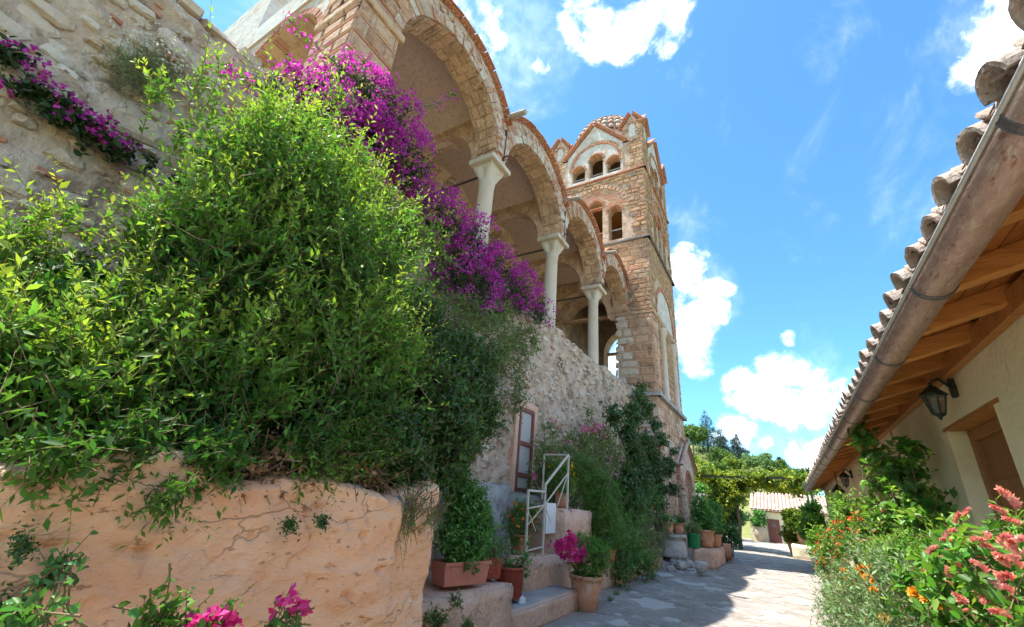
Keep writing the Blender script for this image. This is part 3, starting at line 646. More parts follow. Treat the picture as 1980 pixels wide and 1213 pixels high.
slab(Z1 - .12, .16, .2, m_conc, 'cornice_slab'); slab(Z2 - .02, .09, .14, m_dark, 'cornice_slab'); slab(Z3 - .06, .07, .10, m_brick, 'string_brick'); slab(14.62, .05, .035, m_brick, 'string_brick'); slab(8.14, .12, .05, m_ashlar, 'string_stone')
def inop(u, z, ops, m=.0):
    for (uc, r, zs, zb) in ops:
        if abs(u - uc) < r + m and zb - m < z < zs: return True
        if z >= zs and (u - uc) ** 2 + (z - zs) ** 2 < (r + m) ** 2: return True
    return False
for k in (0, 1):
    P = TPf(k); n = TN[k]; T = lambda u, z, d=-.0: P(u, z, .012)
    ex = [(.08, 1.75, 14.3, 12.3)]
    if k == 0:
        for (u, z, w, h) in courses(1.0 if True else 0, TH, Z1 + .05, 8.12, (.34, .44), (.42, .95), lambda a, b: True, .045):
            if u - w / 2 > 1.72 - .3: pc.block('ashlar_block', m_ashlar, BLK, P(u, z, .012), n, w, .05, h)
            else: pc.block('stone', m_stone, PEB, P(u, z, .012), n, w, .05, h)
        for (u, z, w, h) in courses(.9, TH, 8.3, Z2 - .05, (.2, .34), (.3, .7), lambda a, b: True, .03): pc.block('stone', m_tower, RGH, P(u, z, .012), n, w, .05, h)
    else:
        rec = [(0, 1.95, 8.5, 4.5)]
        for (u, z, w, h) in courses(-TH, TH, Z1 + .05, 8.12, (.34, .44), (.42, .95), lambda a, b: abs(a) > 1.72, .045): pc.block('ashlar_block', m_ashlar, BLK, P(u, z, .012), n, w, .05, h)
        for (u, z, w, h) in courses(-TH, TH, 8.3, Z2 - .05, (.2, .34), (.3, .7), lambda a, b: not inop(a, b, rec, .08), .03): pc.block('stone', m_tower, RGH, P(u, z, .012), n, w, .05, h)
        ring(pc, 'brick', m_brick, P, 0, 8.5, 1.78, 2.0, 34, -.05, .05, 0, math.pi, .2)
        for uu in (-1.2, 1.2):
            xx, yy, _ = P(uu, 0, -.06); MB().lathe([(.2, Z1), (.2, Z1 + .2), (.16, Z1 + .25), (.14, 7.4), (.17, 7.45), (.25, 7.75), (.25, 7.85)], (xx, yy, 0), 16).build('pilaster_column', m_marble, tower, smooth=True)
        mp = MB(); mp.prism([(-1.72 * math.cos(math.pi * i / 16), 8.5 + 1.72 * math.sin(math.pi * i / 16)) for i in range(17)], P, -.008, .1); mp.build('tympanum', m_plgrey, tower)
        mp = MB(); mp.prism([(-1.72, 4.5), (1.72, 4.5), (1.72, 8.5), (-1.72, 8.5)], P, -.006, .1); mp.build('blind_panel', m_mortar, tower)
        for (u, z, w, h) in courses(-1.7, 1.7, 4.5, 8.45, (.2, .34), (.3, .7), lambda a, b: True, .04): pc.block('stone', m_tower, RGH, P(u, z, -.005), n, w, .04, h)
    for (u, z, w, h) in courses(-TH, TH, Z2 + .09, Z3 - .08, (.17, .32), (.24, .62), lambda a, b: not inop(a, b, ex, .05), .045):
        pc.block('stone', m_tower, RGH, P(u, z, .012), n, w, random.uniform(.03, .09), h)
        if random.random() < .5: pc.block('brick', m_brick, BRK, P(u, z + h / 2 + .022, .012), n, w * random.uniform(.5, 1), random.uniform(.03, .06), .032)
    for hx, hz in ((1.9, 15.5), (2.1, 13.6), (-2.1, 14.9), (1.75, 13.1), (2.2, 16.2)):
        if not inop(hx, hz, ex, .05): MB().prism([(hx - .09, hz - .07), (hx + .09, hz - .07), (hx + .09, hz + .07), (hx - .09, hz + .07)], P, -.062, .02).build('hole_shade_patch', m_dark, tower)  # dark raised plates paint the shade of holes onto the wall
    for (u, z, w, h) in courses(-TH, TH, Z3 + .04, ZG, (.16, .28), (.22, .5), lambda a, b: abs(a) > 1.78, .025): pc.block('stone', m_tower, RGH, P(u, z, .012), n, w, random.uniform(.035, .06), h)
    for (u, z, w, h) in courses(-1.7, 1.86, 12.3, 15.9, (.09, .12), (.2, .3), lambda a, b: inop(a, b, [(.08, 1.66, 14.3, 12.3)]) and not inop(a, b, OP2, .16), .014): pc.block('brick', m_brick if random.random() < .55 else m_tower, BRK, P(u, z, .012), n, w, .02, h)
    ring(pc, 'voussoir_stone', m_ashlar, P, .08, 14.3, 1.62, 1.84, 22, -.06, .05, 0.0, math.pi, .2)
    for (uc, r, zs, zb) in OP2: ring(pc, 'brick', m_brick, P, uc, zs, r + .005, r + .15, 15, -.055, .06, 0, math.pi, .22)
    # upper stage: white gable field, relieving arch, window arches, colonnettes
    mp = MB(); q = [(-1.6, ZG + .02), (1.6, ZG + .02), (0, ZA - .1)]
    mp = MB(); arch_wall(mp, MB(), TPf(k, TH + .012), -1.66, 1.66, Z3 + .06, lambda u: max(Z3 + .3, gtop(u) - .06), [(a, b + .06, c, d) for a, b, c, d in OP3], .1, (-GW, 0, GW), 16, False); mp.build('gable_plaster', m_plgrey, tower)
    ring(pc, 'brick', m_brick, P, .06, 17.85, 1.36, 1.46, 30, -.06, .05, -.1, math.pi + .1, .15); ring(pc, 'voussoir_stone', m_ashlar, P, .06, 17.85, 1.47, 1.60, 26, -.045, .05, -.1, math.pi + .1, .12)
    for (uc, r, zs, zb) in OP3:
        ring(pc, 'brick', m_brick, P, uc, zs, r + .005, r + .05, 13, -.07, .06, 0, math.pi, .15); ring(pc, 'voussoir_stone', m_ashlar, P, uc, zs, r + .055, r + .14, 9, -.05, .06, 0, math.pi, .1)
    for us_, zz, z1_ in ((( -.43, .62), 12.42, 13.95), ((-.41, .63), 16.85, 17.5)):
        for u in us_:
            xx, yy, _ = P(u, 0, .16); cm = MB().lathe([(.11, zz), (.11, zz + .08), (.085, zz + .12), (.08, z1_ - .25), (.10, z1_ - .22), (.16, z1_ - .03), (.16, z1_ + .08)], (xx, yy, 0), 12).build('colonnette', m_marble if zz < 14 else m_intra, tower, smooth=True)
    for z in (13.2, 17.25):
        MB().bar(P(-1.35, z, .3), P(1.5, z, .3), .06, .06).build('cross_bar', m_conc, tower)
# gable cornices
def gcorn(P, u0, z0, u1, z1, nb, pr=.13, th=.07):
    L = math.hypot(u1 - u0, z1 - z0); ux, uz = (u1 - u0) / L, (z1 - z0) / L; nx_, nz_ = -uz, ux
    if nz_ < 0: nx_, nz_ = -nx_, -nz_
    def seg(a, b, o0, o1, d0, mat, nm):
        q = [(u0 + ux * a + nx_ * o0, z0 + uz * a + nz_ * o0), (u0 + ux * b + nx_ * o0, z0 + uz * b + nz_ * o0), (u0 + ux * b + nx_ * o1, z0 + uz * b + nz_ * o1), (u0 + ux * a + nx_ * o1, z0 + uz * a + nz_ * o1)]
        pc.poly(nm, mat, MB().prism(q, P, d0, .15))
    for i in range(nb): seg(L * (i + .2) / nb, L * (i + .8) / nb, .0, th, -pr * .55, m_brick, 'dentil_brick')
    m_ = max(2, nb // 3)
    for i in range(m_): seg(L * i / m_ + .004, L * (i + 1) / m_ - .004, th + .003, th * 2, -pr, m_brick, 'cornice_brick')
    for i in range(m_): seg(L * i / m_ + .004, L * (i + 1) / m_ - .004, th * 2 + .003, th * 2.9, -pr * 1.45, m_brick, 'cornice_tile')
for k in range(4):
    P = TPf(k)
    gcorn(P, -GW - .05, ZG - .05, 0, ZA, 20); gcorn(P, GW + .05, ZG - .05, 0, ZA, 20)
# corner turrets
TZ, TA, TWd = 19.75, 20.6, 1.1
for (sx, sy) in ((1, -1), (-1, -1), (1, 1), (-1, 1)):
    x0 = TC.x + sx * TH; y0 = TC.y + sy * TH; xi = x0 - sx * TWd; yi = y0 - sy * TWd
    xa, xb = sorted((x0, xi)); ya, yb = sorted((y0, yi)); m = MB(); m.box(xa, xb, ya, yb, ZG - .1, TZ)
    xm, ym = (xa + xb) / 2, (ya + yb) / 2
    m.add([(xa, ya, TZ), (xb, ya, TZ), (xb, yb, TZ), (xa, yb, TZ), (xm, ya, TA), (xm, yb, TA), (xa, ym, TA), (xb, ym, TA), (xm, ym, TA)], [(0, 1, 4), (2, 3, 5), (3, 0, 6), (1, 2, 7), (0, 4, 8, 6), (1, 7, 8, 4), (2, 5, 8, 7), (3, 6, 8, 5)])
    m.build('corner_turret', m_mortar, tower)
    for k in (0, 1, 2, 3):
        n = TN[k]
        if (n[1] and n[1] != sy) or (n[0] and n[0] != sx): continue
        P = TPf(k); t = TT[k]; uc = (xm - TC.x) * t[0] + (ym - TC.y) * t[1]; hw = TWd / 2
        gcorn(P, uc - hw - .06, TZ - .06, uc, TA, 8, .13, .06); gcorn(P, uc + hw + .06, TZ - .06, uc, TA, 8, .13, .06)
        if k < 2:
            nic = [(uc, .2, 19.75, 18.95)]
            q = [(uc - .17, 18.95), (uc + .17, 18.95)] + [(uc + .17 * math.cos(math.pi * i / 8), 19.75 + .17 * math.sin(math.pi * i / 8)) for i in range(9)]
            MB().prism(q, P, -.006, .05).build('niche', m_plgrey, tower)
            ring(pc, 'brick', m_brick, P, uc, 19.75, .17, .26, 9, -.05, .05, 0, math.pi, .15)
            for (u, z, w, h) in courses(uc - hw, uc + hw, ZG, TZ + .35, (.15, .24), (.2, .36), lambda a, b: not inop(a, b, nic, .02) and abs(a - uc) < hw - max(0, b - TZ) * .7, .02): pc.block('stone', m_tower, RGH, P(u, z, .012), n, w, .05, h)
for (u, z, w, h) in pc_base: pc.block('stone', random.choice((m_tower, m_ashlar, m_white)), RGH, (TC.x + TH + .02, TC.y + u, z), (1, 0), w, .035, h)
pc.commit(tower, 300)
# dome with tiles
DR, DZ = 2.25, 20.7
drum = MB().lathe([(DR - .05, 18.6), (DR - .05, DZ + .1), (DR * .93, DZ + .95), (DR * .72, DZ + 1.8), (DR * .42, DZ + 2.3), (0.01, DZ + 2.55)], (TC.x, TC.y, 0), 32).build('dome', m_tile, tower, smooth=True)
def domep(a):  # profile angle 0..1
    t = a * math.pi / 2; return DR * math.cos(t), DZ + 2.55 * math.sin(t)
def half_tile(p, ax, up, L, r0, r1, th=.018, seg=6):
    ax = ax.normalized(); sd_ = ax.cross(up).normalized(); up = sd_.cross(ax).normalized(); m = MB(); V = []
    for (q, r) in ((p, r0), (p + ax * L, r1)):
        for rr in (r, r - th):
            for i in range(seg + 1):
                t = math.pi * i / seg; V.append(q + sd_ * (rr * math.cos(t)) + up * (rr * .85 * math.sin(t)))
    n = seg + 1; F = []
    for i in range(seg):
        F += [(i, i + 1, 2 * n + i + 1, 2 * n + i), (n + i, 3 * n + i, 3 * n + i + 1, n + i + 1), (i, n + i, n + i + 1, i + 1), (2 * n + i, 2 * n + i + 1, 3 * n + i + 1, 3 * n + i)]
    F += [(0, 2 * n, 3 * n, n), (seg, n + seg, 3 * n + seg, 2 * n + seg)]
    return m.add(V, F)
pd = Pieces(); NM, NR = 34, 8
for i in range(NM):
    th = 2 * math.pi * (i + .5) / NM
    for j in range(NR):
        r0, z0 = domep(.02 + .9 * j / NR); r1, z1 = domep(.02 + .9 * (j + 1.12) / NR)
        if r0 < .35: continue
        d = Vector((math.cos(th), math.sin(th), 0)); p = Vector((TC.x, TC.y, 0)) + d * (r0 + .02) + Vector((0, 0, z0 + .03)); q = Vector((TC.x, TC.y, 0)) + d * (r1 + .0) + Vector((0, 0, z1))
        rr = r0 * math.pi / NM * .8; up = d * math.cos(.02 + .9 * j / NR * 1.5) + Vector((0, 0, 1)) * math.sin(.02 + .9 * (j + .5) / NR * 1.5)
        if d.y < .55: pd.poly('tile', m_tile, half_tile(p, q - p, up, (q - p).length, rr * 1.05, rr * .85, .03, 4), True)
pd.commit(drum, 300)
# porch at the tower's foot
porch = empty('porch', (-3.6, 22.6, GZ), 'small gabled stone porch with arched doorway at the foot of the tower', 'porch')
a, b = MB(), MB(); PP = lambda u, z, d: (-3.78 - d, u, z)
def ptop(u): return 3.0 - abs(u - 22.55) * .62
arch_wall(a, b, PP, 20.9, 24.2, GZ, ptop, [(22.6, .75, .9, GZ)], .25, (22.55,), 14); a.build('wall', m_white, porch); b.build('door_reveal', m_intra, porch)
MB().box(-4.05, -3.782, 20.9, 21.5, GZ - .05, 2.0).build('side_pier', m_mortar, porch)
pc = Pieces(); PP2 = lambda u, z, d: (u, 20.9 + d, z)
for (u, z, w, h) in courses(-4.0, -3.78, -1.3, 2.0, (.22, .36), (.3, .66), lambda p, q_: True, .06): pc.block('ashlar_block', m_ashlar, BLK, (u, 20.91, z), (0, -1), w, .05, h)
for (u, z, w, h) in courses(20.9, 24.2, -1.3, 2.0, (.22, .36), (.3, .7), lambda p, q_: abs(p - 22.6) > .85 and q_ < ptop(p) - .2, .06): pc.block('ashlar_block', m_ashlar, BLK, (-3.79, u, z), (1, 0), w, .04, h)
ring(pc, 'brick', m_brick, PP, 22.6, .9, .76, .9, 17, -.04, .05, 0, math.pi, .2)
for s in (-1, 1):
    for j in range(2):
        for i in range(6):
            u0 = 22.55 + s * 1.95; p = Vector((-3.9 + j * .21, u0 - s * .36 * i, ptop(u0) + .05 + .36 * i * .62)); q = Vector((0, -s * .42, .42 * .62)); pc.poly('tile', m_tile, half_tile(p, q, Vector((0, 0, 1)), q.length, .10, .085, .02, 4), True)
pc.commit(porch)
MB().add([(-4.2, 20.6, ptop(20.6) + .03), (-3.65, 20.6, ptop(20.6) + .03), (-3.65, 22.55, 3.03), (-4.2, 22.55, 3.03), (-3.65, 24.5, ptop(24.5) + .03), (-4.2, 24.5, ptop(24.5) + .03)], [(0, 1, 2, 3), (3, 2, 4, 5)]).build('roof_deck', m_tile, porch)
# stones and brick of the tower's base, south side
pc = Pieces()
for (u, z, w, h) in courses(-5.1, -4.0, GZ, Z1 - .2, (.3, .42), (.35, .7), lambda p, q_: True, .07): pc.block('ashlar_block', m_stone, BLK, (u, 18.035, z), (0, -1), w, .03, h)
for i in range(14): pc.block('brick', m_brick, BRK, (-4.5, 18.035, GZ + .42 * i), (0, -1), 1.05, .02, .035)
bw = empty('tower_base_facing', (-4.5, 18, GZ), 'weathered facing stones with brick bands low on the tower corner', 'wall facing'); pc.commit(bw)
# ------------------------------------------------------------------ long cream house on the right
XW = 1.45; HY0, HY1 = -2.0, 23.5
house = empty('cream_house', (XW + 2, 10, GZ), 'long low cream plastered house with timber eaves along the lane', 'house')
D0, D1, DT, DB = 4.58, 5.80, .92, -1.25
V = []; F = []; mb = MB()
def wz(y, z): return XW + .012 * fbm((y * .8, z * .9, 5), 3) + .004 * mnoise.noise((y * 5, z * 5, 1))
ys = sorted(set([HY0 + i * .2 for i in range(int((HY1 - HY0) / .2) + 1)] + [D0, D1])); zs = sorted(set([GZ - .1 + i * .17 for i in range(19)] + [DT, DB, 1.52]))
for a, b in zip(ys, ys[1:]):
    for c, d in zip(zs, zs[1:]):
        if D0 - .001 <= a and b <= D1 + .001 and DB - .001 <= c and d <= DT + .001: continue
        mb.add([(wz(a, c), a, c), (wz(b, c), b, c), (wz(b, d), b, d), (wz(a, d), a, d)], [(0, 3, 2, 1)])
bmw = bmesh.new(); me = mb.mesh('wall', org(house), True, recalc=False); bmw.from_mesh(me); bmesh.ops.remove_doubles(bmw, verts=bmw.verts, dist=.001); bmw.to_mesh(me); bmw.free()
link('wall', me, m_cream, house)
RV = .21
mb = MB(); x0 = XW - .004
mb.add([(x0, D1, DB), (x0 + RV, D1, DB), (x0 + RV, D1, DT), (x0, D1, DT)], [(0, 1, 2, 3)]).build('door_reveal', m_cream, house)
mb = MB().add([(x0, D0, DB), (x0 + RV, D0, DB), (x0 + RV, D0, DT), (x0, D0, DT)], [(3, 2, 1, 0)]); mb.build('door_reveal', m_cream, house)
MB().box(XW - .006, XW + RV + .1, D0 - .12, D1 + .1, DT, DT + .035).build('door_lintel', m_wood, house)
dd = MB().box(XW + RV - .03, XW + RV + .03, D0, D1, DB, DT).build('door', m_door, house)
mb = MB(); xx = XW + RV - .045
mb.box(xx - .03, xx + .03, D1 - .10, D1, DB, DT).box(xx - .03, xx + .03, D0, D0 + .10, DB, DT).box(xx - .029, xx + .03, D0 + .1, D1 - .1, DT - .1, DT - .001); mb.build('door_frame', m_door, dd, bevel=.006)
for i in range(3): MB().box(xx - .012, xx + .03, D0 + .18 + .3 * i, D0 + .42 + .3 * i, DB + .25, DT - .45).build('door_panel', m_door, dd, bevel=.01)
MB().box(XW - .05, XW + RV, D0 - .1, D1 + .1, DB - .08, DB).build('door_step', m_conc, house)
# faint buttress strips and conduit on the wall
MB().bar((XW - .01, 8.2, 1.3), (XW - .01, 7.75, -.2), .09, .03, (1, 0, 0)).build('plaster_strip', m_cream, house)
MB().box(XW - .014, XW + .05, 9.6, 10.4, -.9, .75).build('shutter', m_door, house, bevel=.01)
MB().box(XW - .02, XW + .05, 19.2, 20.1, GZ, .55).build('side_door', m_door, house, bevel=.01)
# eaves
SLO = .32
def rz(x): return 1.345 + (x - .93) * SLO   # underside of the boards
beam = MB().box(XW - .075, XW - .012, HY0, HY1, 1.29, 1.44).build('wall_plate', m_wood, house, bevel=.006)
y = .72 - .67 * 3; 
RAFT = [2.29 + .69 * i for i in range(-6, 31)]
for y in RAFT:
    MB().bar((.90, y, rz(.90) - .065), (XW + .1, y, rz(XW + .1) - .065), .10, .125).build('rafter', m_wood, house, bevel=.006)
x = .80
i = 0
while x < XW + .15:
    MB().add([(x + .003, HY0, rz(x)), (x + .117, HY0, rz(x + .117)), (x + .117, HY1, rz(x + .117)), (x + .003, HY1, rz(x)), (x + .003, HY0, rz(x) + .022), (x + .117, HY0, rz(x + .117) + .022), (x + .117, HY1, rz(x + .117) + .022), (x + .003, HY1, rz(x) + .022)], [(0, 3, 2, 1), (4, 5, 6, 7), (0, 1, 5, 4), (1, 2, 6, 5), (2, 3, 7, 6), (3, 0, 4, 7)]).build('soffit_board', m_board, house); x += .12
MB().add([(.78, HY0, rz(.78) + .03), (4.5, HY0, rz(4.5) + .03), (4.5, HY1, rz(4.5) + .03), (.78, HY1, rz(.78) + .03)], [(0, 1, 2, 3)]).build('roof_deck', m_oldtile, house)
MB().box(.895, .92, HY0, HY1, rz(.9) - .13, rz(.9) - .004).build('fascia', m_wood, house)
# gutter: half round copper with rolled lip, joints and brackets
GXc, GZc, GR = .862, 1.256, .092; mb = MB(); n = 16; ysg = [HY0, HY1]
V = []; 
for y in ysg:
    for r in (GR, GR - .006):
        for i in range(n + 1): t = math.pi + math.pi * i / n; V.append((GXc + r * math.cos(t), y, GZc + r * math.sin(t)))
m1 = n + 1; F = []
for i in range(n): F += [(i, i + 1, 2 * m1 + i + 1, 2 * m1 + i), (m1 + i, 3 * m1 + i, 3 * m1 + i + 1, m1 + i + 1)]
F += [(i, m1 + i, m1 + i + 1, i + 1) for i in range(n)] + [(2 * m1 + i, 2 * m1 + i + 1, 3 * m1 + i + 1, 3 * m1 + i) for i in range(n)]
gut = MB().add(V, F).build('gutter', m_copper, house, smooth=True)
MB().tube([(GXc - GR - .004, HY0, GZc + .004), (GXc - GR - .004, HY1, GZc + .004)], .011, 8).build('gutter_lip', m_lip, gut, smooth=True)
ybr = [1.63 + 1.28 * i for i in range(-2, 17)]
for y in ybr:
    mb = MB(); r0 = GR + .004; V = []; F = []
    for yy in (y - .018, y + .018):
        for i in range(n + 1): t = math.pi + math.pi * i / n; V.append((GXc + r0 * math.cos(t), yy, GZc + r0 * math.sin(t)))
    for i in range(n): F.append((i, i + 1, m1 + i + 1, m1 + i))
    mb.add(V, F)
    for yy in (y - .018, y + .018): mb.tube([(GXc + r0 * math.cos(math.pi + math.pi * i / n), yy, GZc + r0 * math.sin(math.pi + math.pi * i / n)) for i in range(n + 1)], .004, 5)
    mb.build('gutter_bracket', m_strap, gut)
# eave tiles
def eave_variant(seed):
    r = random.Random(seed); p = Vector((0, 0, 0)); ax = Vector((1, 0, SLO)); m = half_tile(p, ax, Vector((0, 0, 1)), .42, .086, .075, .017, 10)
    m.v = [(v[0] + .006 * mnoise.noise((v[0] * 9, v[1] * 20, seed * 3.1)), v[1], v[2] * 1.12 + .008 * mnoise.noise((v[0] * 15, v[1] * 25, seed + .5))) for v in m.v]; return m
TV = [eave_variant(s).mesh('eave_tile', (0, 0, 0), False) for s in range(7)]
PANV = []
for s in range(3):
    m = half_tile(Vector((0, 0, 0)), Vector((1, 0, SLO)), Vector((0, 0, -1)), .42, .085, .075, .02, 6); PANV.append(m.mesh('pan_tile', (0, 0, 0), True))
for m in TV + PANV: m.materials.append(m_oldtile)
nt = 0
for i in range(-8, 76):
    y = 1.52 + i * .288
    for (nm, L, xo, zo, yo) in (('eave_tile', TV, .745, .022, 0), ('pan_tile', PANV, .775, .108, .144)):
        ob = bpy.data.objects.new(nm, random.choice(L)); COL.objects.link(ob); ob.parent = house
        ob.location = Vector((xo + random.uniform(-.02, .015), y + yo + random.uniform(-.008, .008), 1.262 + zo + random.uniform(-.006, .006))) - org(house); ob.rotation_euler = (random.uniform(-.05, .05), random.uniform(-.03, .03), random.uniform(-.05, .05))
up2 = MB()
for i in range(-8, 76):
    for j in range(1, 8):
        p = Vector((.725 + .36 * j, 1.52 + i * .288, 1.30 + .36 * j * SLO)); h = half_tile(p, Vector((1, 0, SLO)), Vector((0, 0, 1)), .40, .098, .082, .026, 4); up2.add(h.v, h.f)
tag(up2.build('upper_tiles', m_oldtile, house, smooth=True), kind='stuff')
# wall lanterns
def lantern(name, label, y, zt, s=1.0):
    L = empty(name, (XW - .15, y, zt), label, 'wall lamp', 'lanterns on the cream house'); c = Vector((XW - .16, y, zt))
    m = MB(); n = 6
    def hexr(r, z): return [(c.x + r * math.cos(math.pi * 2 * i / n + .52), c.y + r * math.sin(math.pi * 2 * i / n + .52), z) for i in range(n)]
    top_ = [(.025, .06), (.03, .035), (.055, .03), (.075, .0), (.135, -.055), (.14, -.07), (.118, -.075)]
    m.lathe([(r * s, zt + z * s) for r, z in top_], (c.x, c.y, 0), 6); m.lathe([(.001, zt + .10 * s), (.018 * s, zt + .085 * s), (.01 * s, zt + .06 * s)], (c.x, c.y, 0), 8); m.build('hood', m_green_iron, L)
    z1, z0 = zt - .078 * s, zt - .30 * s; A, B = hexr(.112 * s, z1), hexr(.06 * s, z0)
    MB().add([Vector(p) + (c - Vector(p)) * .04 for p in A + B], [(i, (i + 1) % n, n + (i + 1) % n, n + i) for i in range(n)]).build('glass', m_glass, L)
    m = MB()
    for i in range(n): m.bar(A[i], B[i], .013 * s, .013 * s)
    for R in (A, B):
        for i in range(n): m.bar(R[i], R[(i + 1) % n], .012 * s, .012 * s)
    m.build('frame', m_green_iron, L)
    MB().lathe([(.062 * s, z0), (.05 * s, z0 - .02 * s), (.02 * s, z0 - .035 * s), (.022 * s, z0 - .05 * s), (.001, z0 - .075 * s)], (c.x, c.y, 0), 8).build('finial', m_green_iron, L)
    MB().lathe([(.022 * s, z0 + .03), (.03 * s, z0 + .1 * s), (.02 * s, z0 + .16 * s), (.001, z0 + .17 * s)], (c.x, c.y, 0), 10).build('bulb', m_whitep, L, smooth=True)
    m = MB(); m.tube([(c.x, y, zt + .06 * s), (c.x + .02, y, zt + .11 * s), (c.x + .06, y, zt + .13 * s), (XW - .06, y, zt + .07 * s), (XW - .02, y, zt + .02 * s)], [.012 * s, .013 * s, .016 * s, .018 * s, .02 * s], 8)
    pl = [(y - .05 * s, zt - .1 * s), (y + .05 * s, zt - .1 * s), (y + .06 * s, zt), (y + .035 * s, zt + .12 * s), (y - .035 * s, zt + .12 * s), (y - .06 * s, zt)]
    m.prism(pl, lambda u, z, d: (XW - .035 + d, u, z), 0, .05); m.build('bracket', m_green_iron, L)
    return L
lantern('wall_lantern', 'larger green-black iron lantern on the cream wall above the near door', 5.22, 1.20, .74)
lantern('wall_lantern', 'smaller dark lantern farther along the cream wall beyond the climber', 13.4, 1.13, .85)
hl = empty('hanging_lamp', (1.25, 15.0, .85), 'dark triangular metal shade hanging on a rod under the eaves', 'lamp')
MB().lathe([(.012, 1.0), (.03, .98), (.17, .80), (.16, .795)], (1.25, 15.0, 0), 10).build('shade', m_iron, hl); MB().tube([(1.25, 15, .98), (1.25, 15, 1.42)], .012, 6).build('rod', m_iron, hl)
# ------------------------------------------------------------------ foliage helpers
def unit(a): return a / np.maximum(np.linalg.norm(a, axis=-1, keepdims=True), 1e-9)
def leaf_arrays(P, D, N, L, W, tint, hexa=False, fold=.22, curl=0.):
    D = unit(D); N = unit(N - D * (N * D).sum(1, keepdims=True)); S = np.cross(D, N); L = L[:, None]; W = W[:, None]; n = len(P)
    if hexa:
        f = N * W * fold; dn = -N * L * curl
        V = np.stack([P, P + D * L * .3 + S * W * .42 + f, P + D * L * .68 + S * W * .38 + f + dn * .4, P + D * L + dn, P + D * L * .68 - S * W * .38 + f + dn * .4, P + D * L * .3 - S * W * .42 + f], 1).reshape(-1, 3)
        b = np.arange(n)[:, None] * 6; F = np.concatenate([b + [0, 1, 2, 3], b + [0, 3, 4, 5]], 0); T = np.repeat(tint, 6)
    else:
        f = N * W * fold
        V = np.stack([P, P + D * L * .45 + S * W * .5 + f, P + D * L, P + D * L * .45 - S * W * .5 + f], 1).reshape(-1, 3)
        b = np.arange(n)[:, None] * 4; F = np.concatenate([b + [0, 1, 2], b + [0, 2, 3]], 0); T = np.repeat(tint, 4)
    return V, F, T
def put_leaves(name, mat, root, P, D, N, L, W, tint, hexa=False, fold=.22, curl=0.):
    V, F, T = leaf_arrays(P, D, N, L, W, tint, hexa, fold, curl); V = V - np.array(org(root))
    return tag(link(name, arr_mesh(name, V, F, False, T), mat, root), kind='stuff')
def rdir(n):
    v = rng.normal(size=(n, 3)); return unit(v)
def pxr(p, rpx): return rpx * float(np.dot(RW[:, 2], np.array(p))) / FPX
def bl(x, y, X, rpx, k=(1, 1, 1)):
    p = atx(x, y, X); r = pxr(p, rpx); return (np.array(p), np.array([r * k[0], r * k[1], r * k[2]]))
def blw(p, r): return (np.array(p, float), np.array(r if hasattr(r, '__len__') else (r, r, r), float))
def sample(blobs, n, shell=.55, keep=.82):
    """points through the outer part of a union of ellipsoids, with outward directions"""
    w = np.array([(b[1][0] * b[1][1] + b[1][1] * b[1][2] + b[1][0] * b[1][2]) for b in blobs]); w = w / w.sum(); PP, OO = [], []; need = n
    while need > 0:
        k = rng.choice(len(blobs), size=need * 2, p=w); C = np.array([b[0] for b in blobs])[k]; R = np.array([b[1] for b in blobs])[k]
        d = rdir(len(k)); rr = shell + (1 - shell) * rng.random(len(k)) ** .55
        nz_ = np.array([mnoise.noise(tuple(c * 3 + v * 1.9)) for c, v in zip(C, d)]); rr = rr * (1 + .44 * nz_)
        P = C + R * d * rr[:, None]; ok = np.ones(len(k), bool)
        for b in blobs:
            q = (((P - b[0]) / (b[1] * keep * .75)) ** 2).sum(1); ok &= q > 1.
        P = P[ok][:need]; PP.append(P); OO.append(unit(d / R)[ok][:need]); need -= len(P)
    return np.concatenate(PP), np.concatenate(OO)
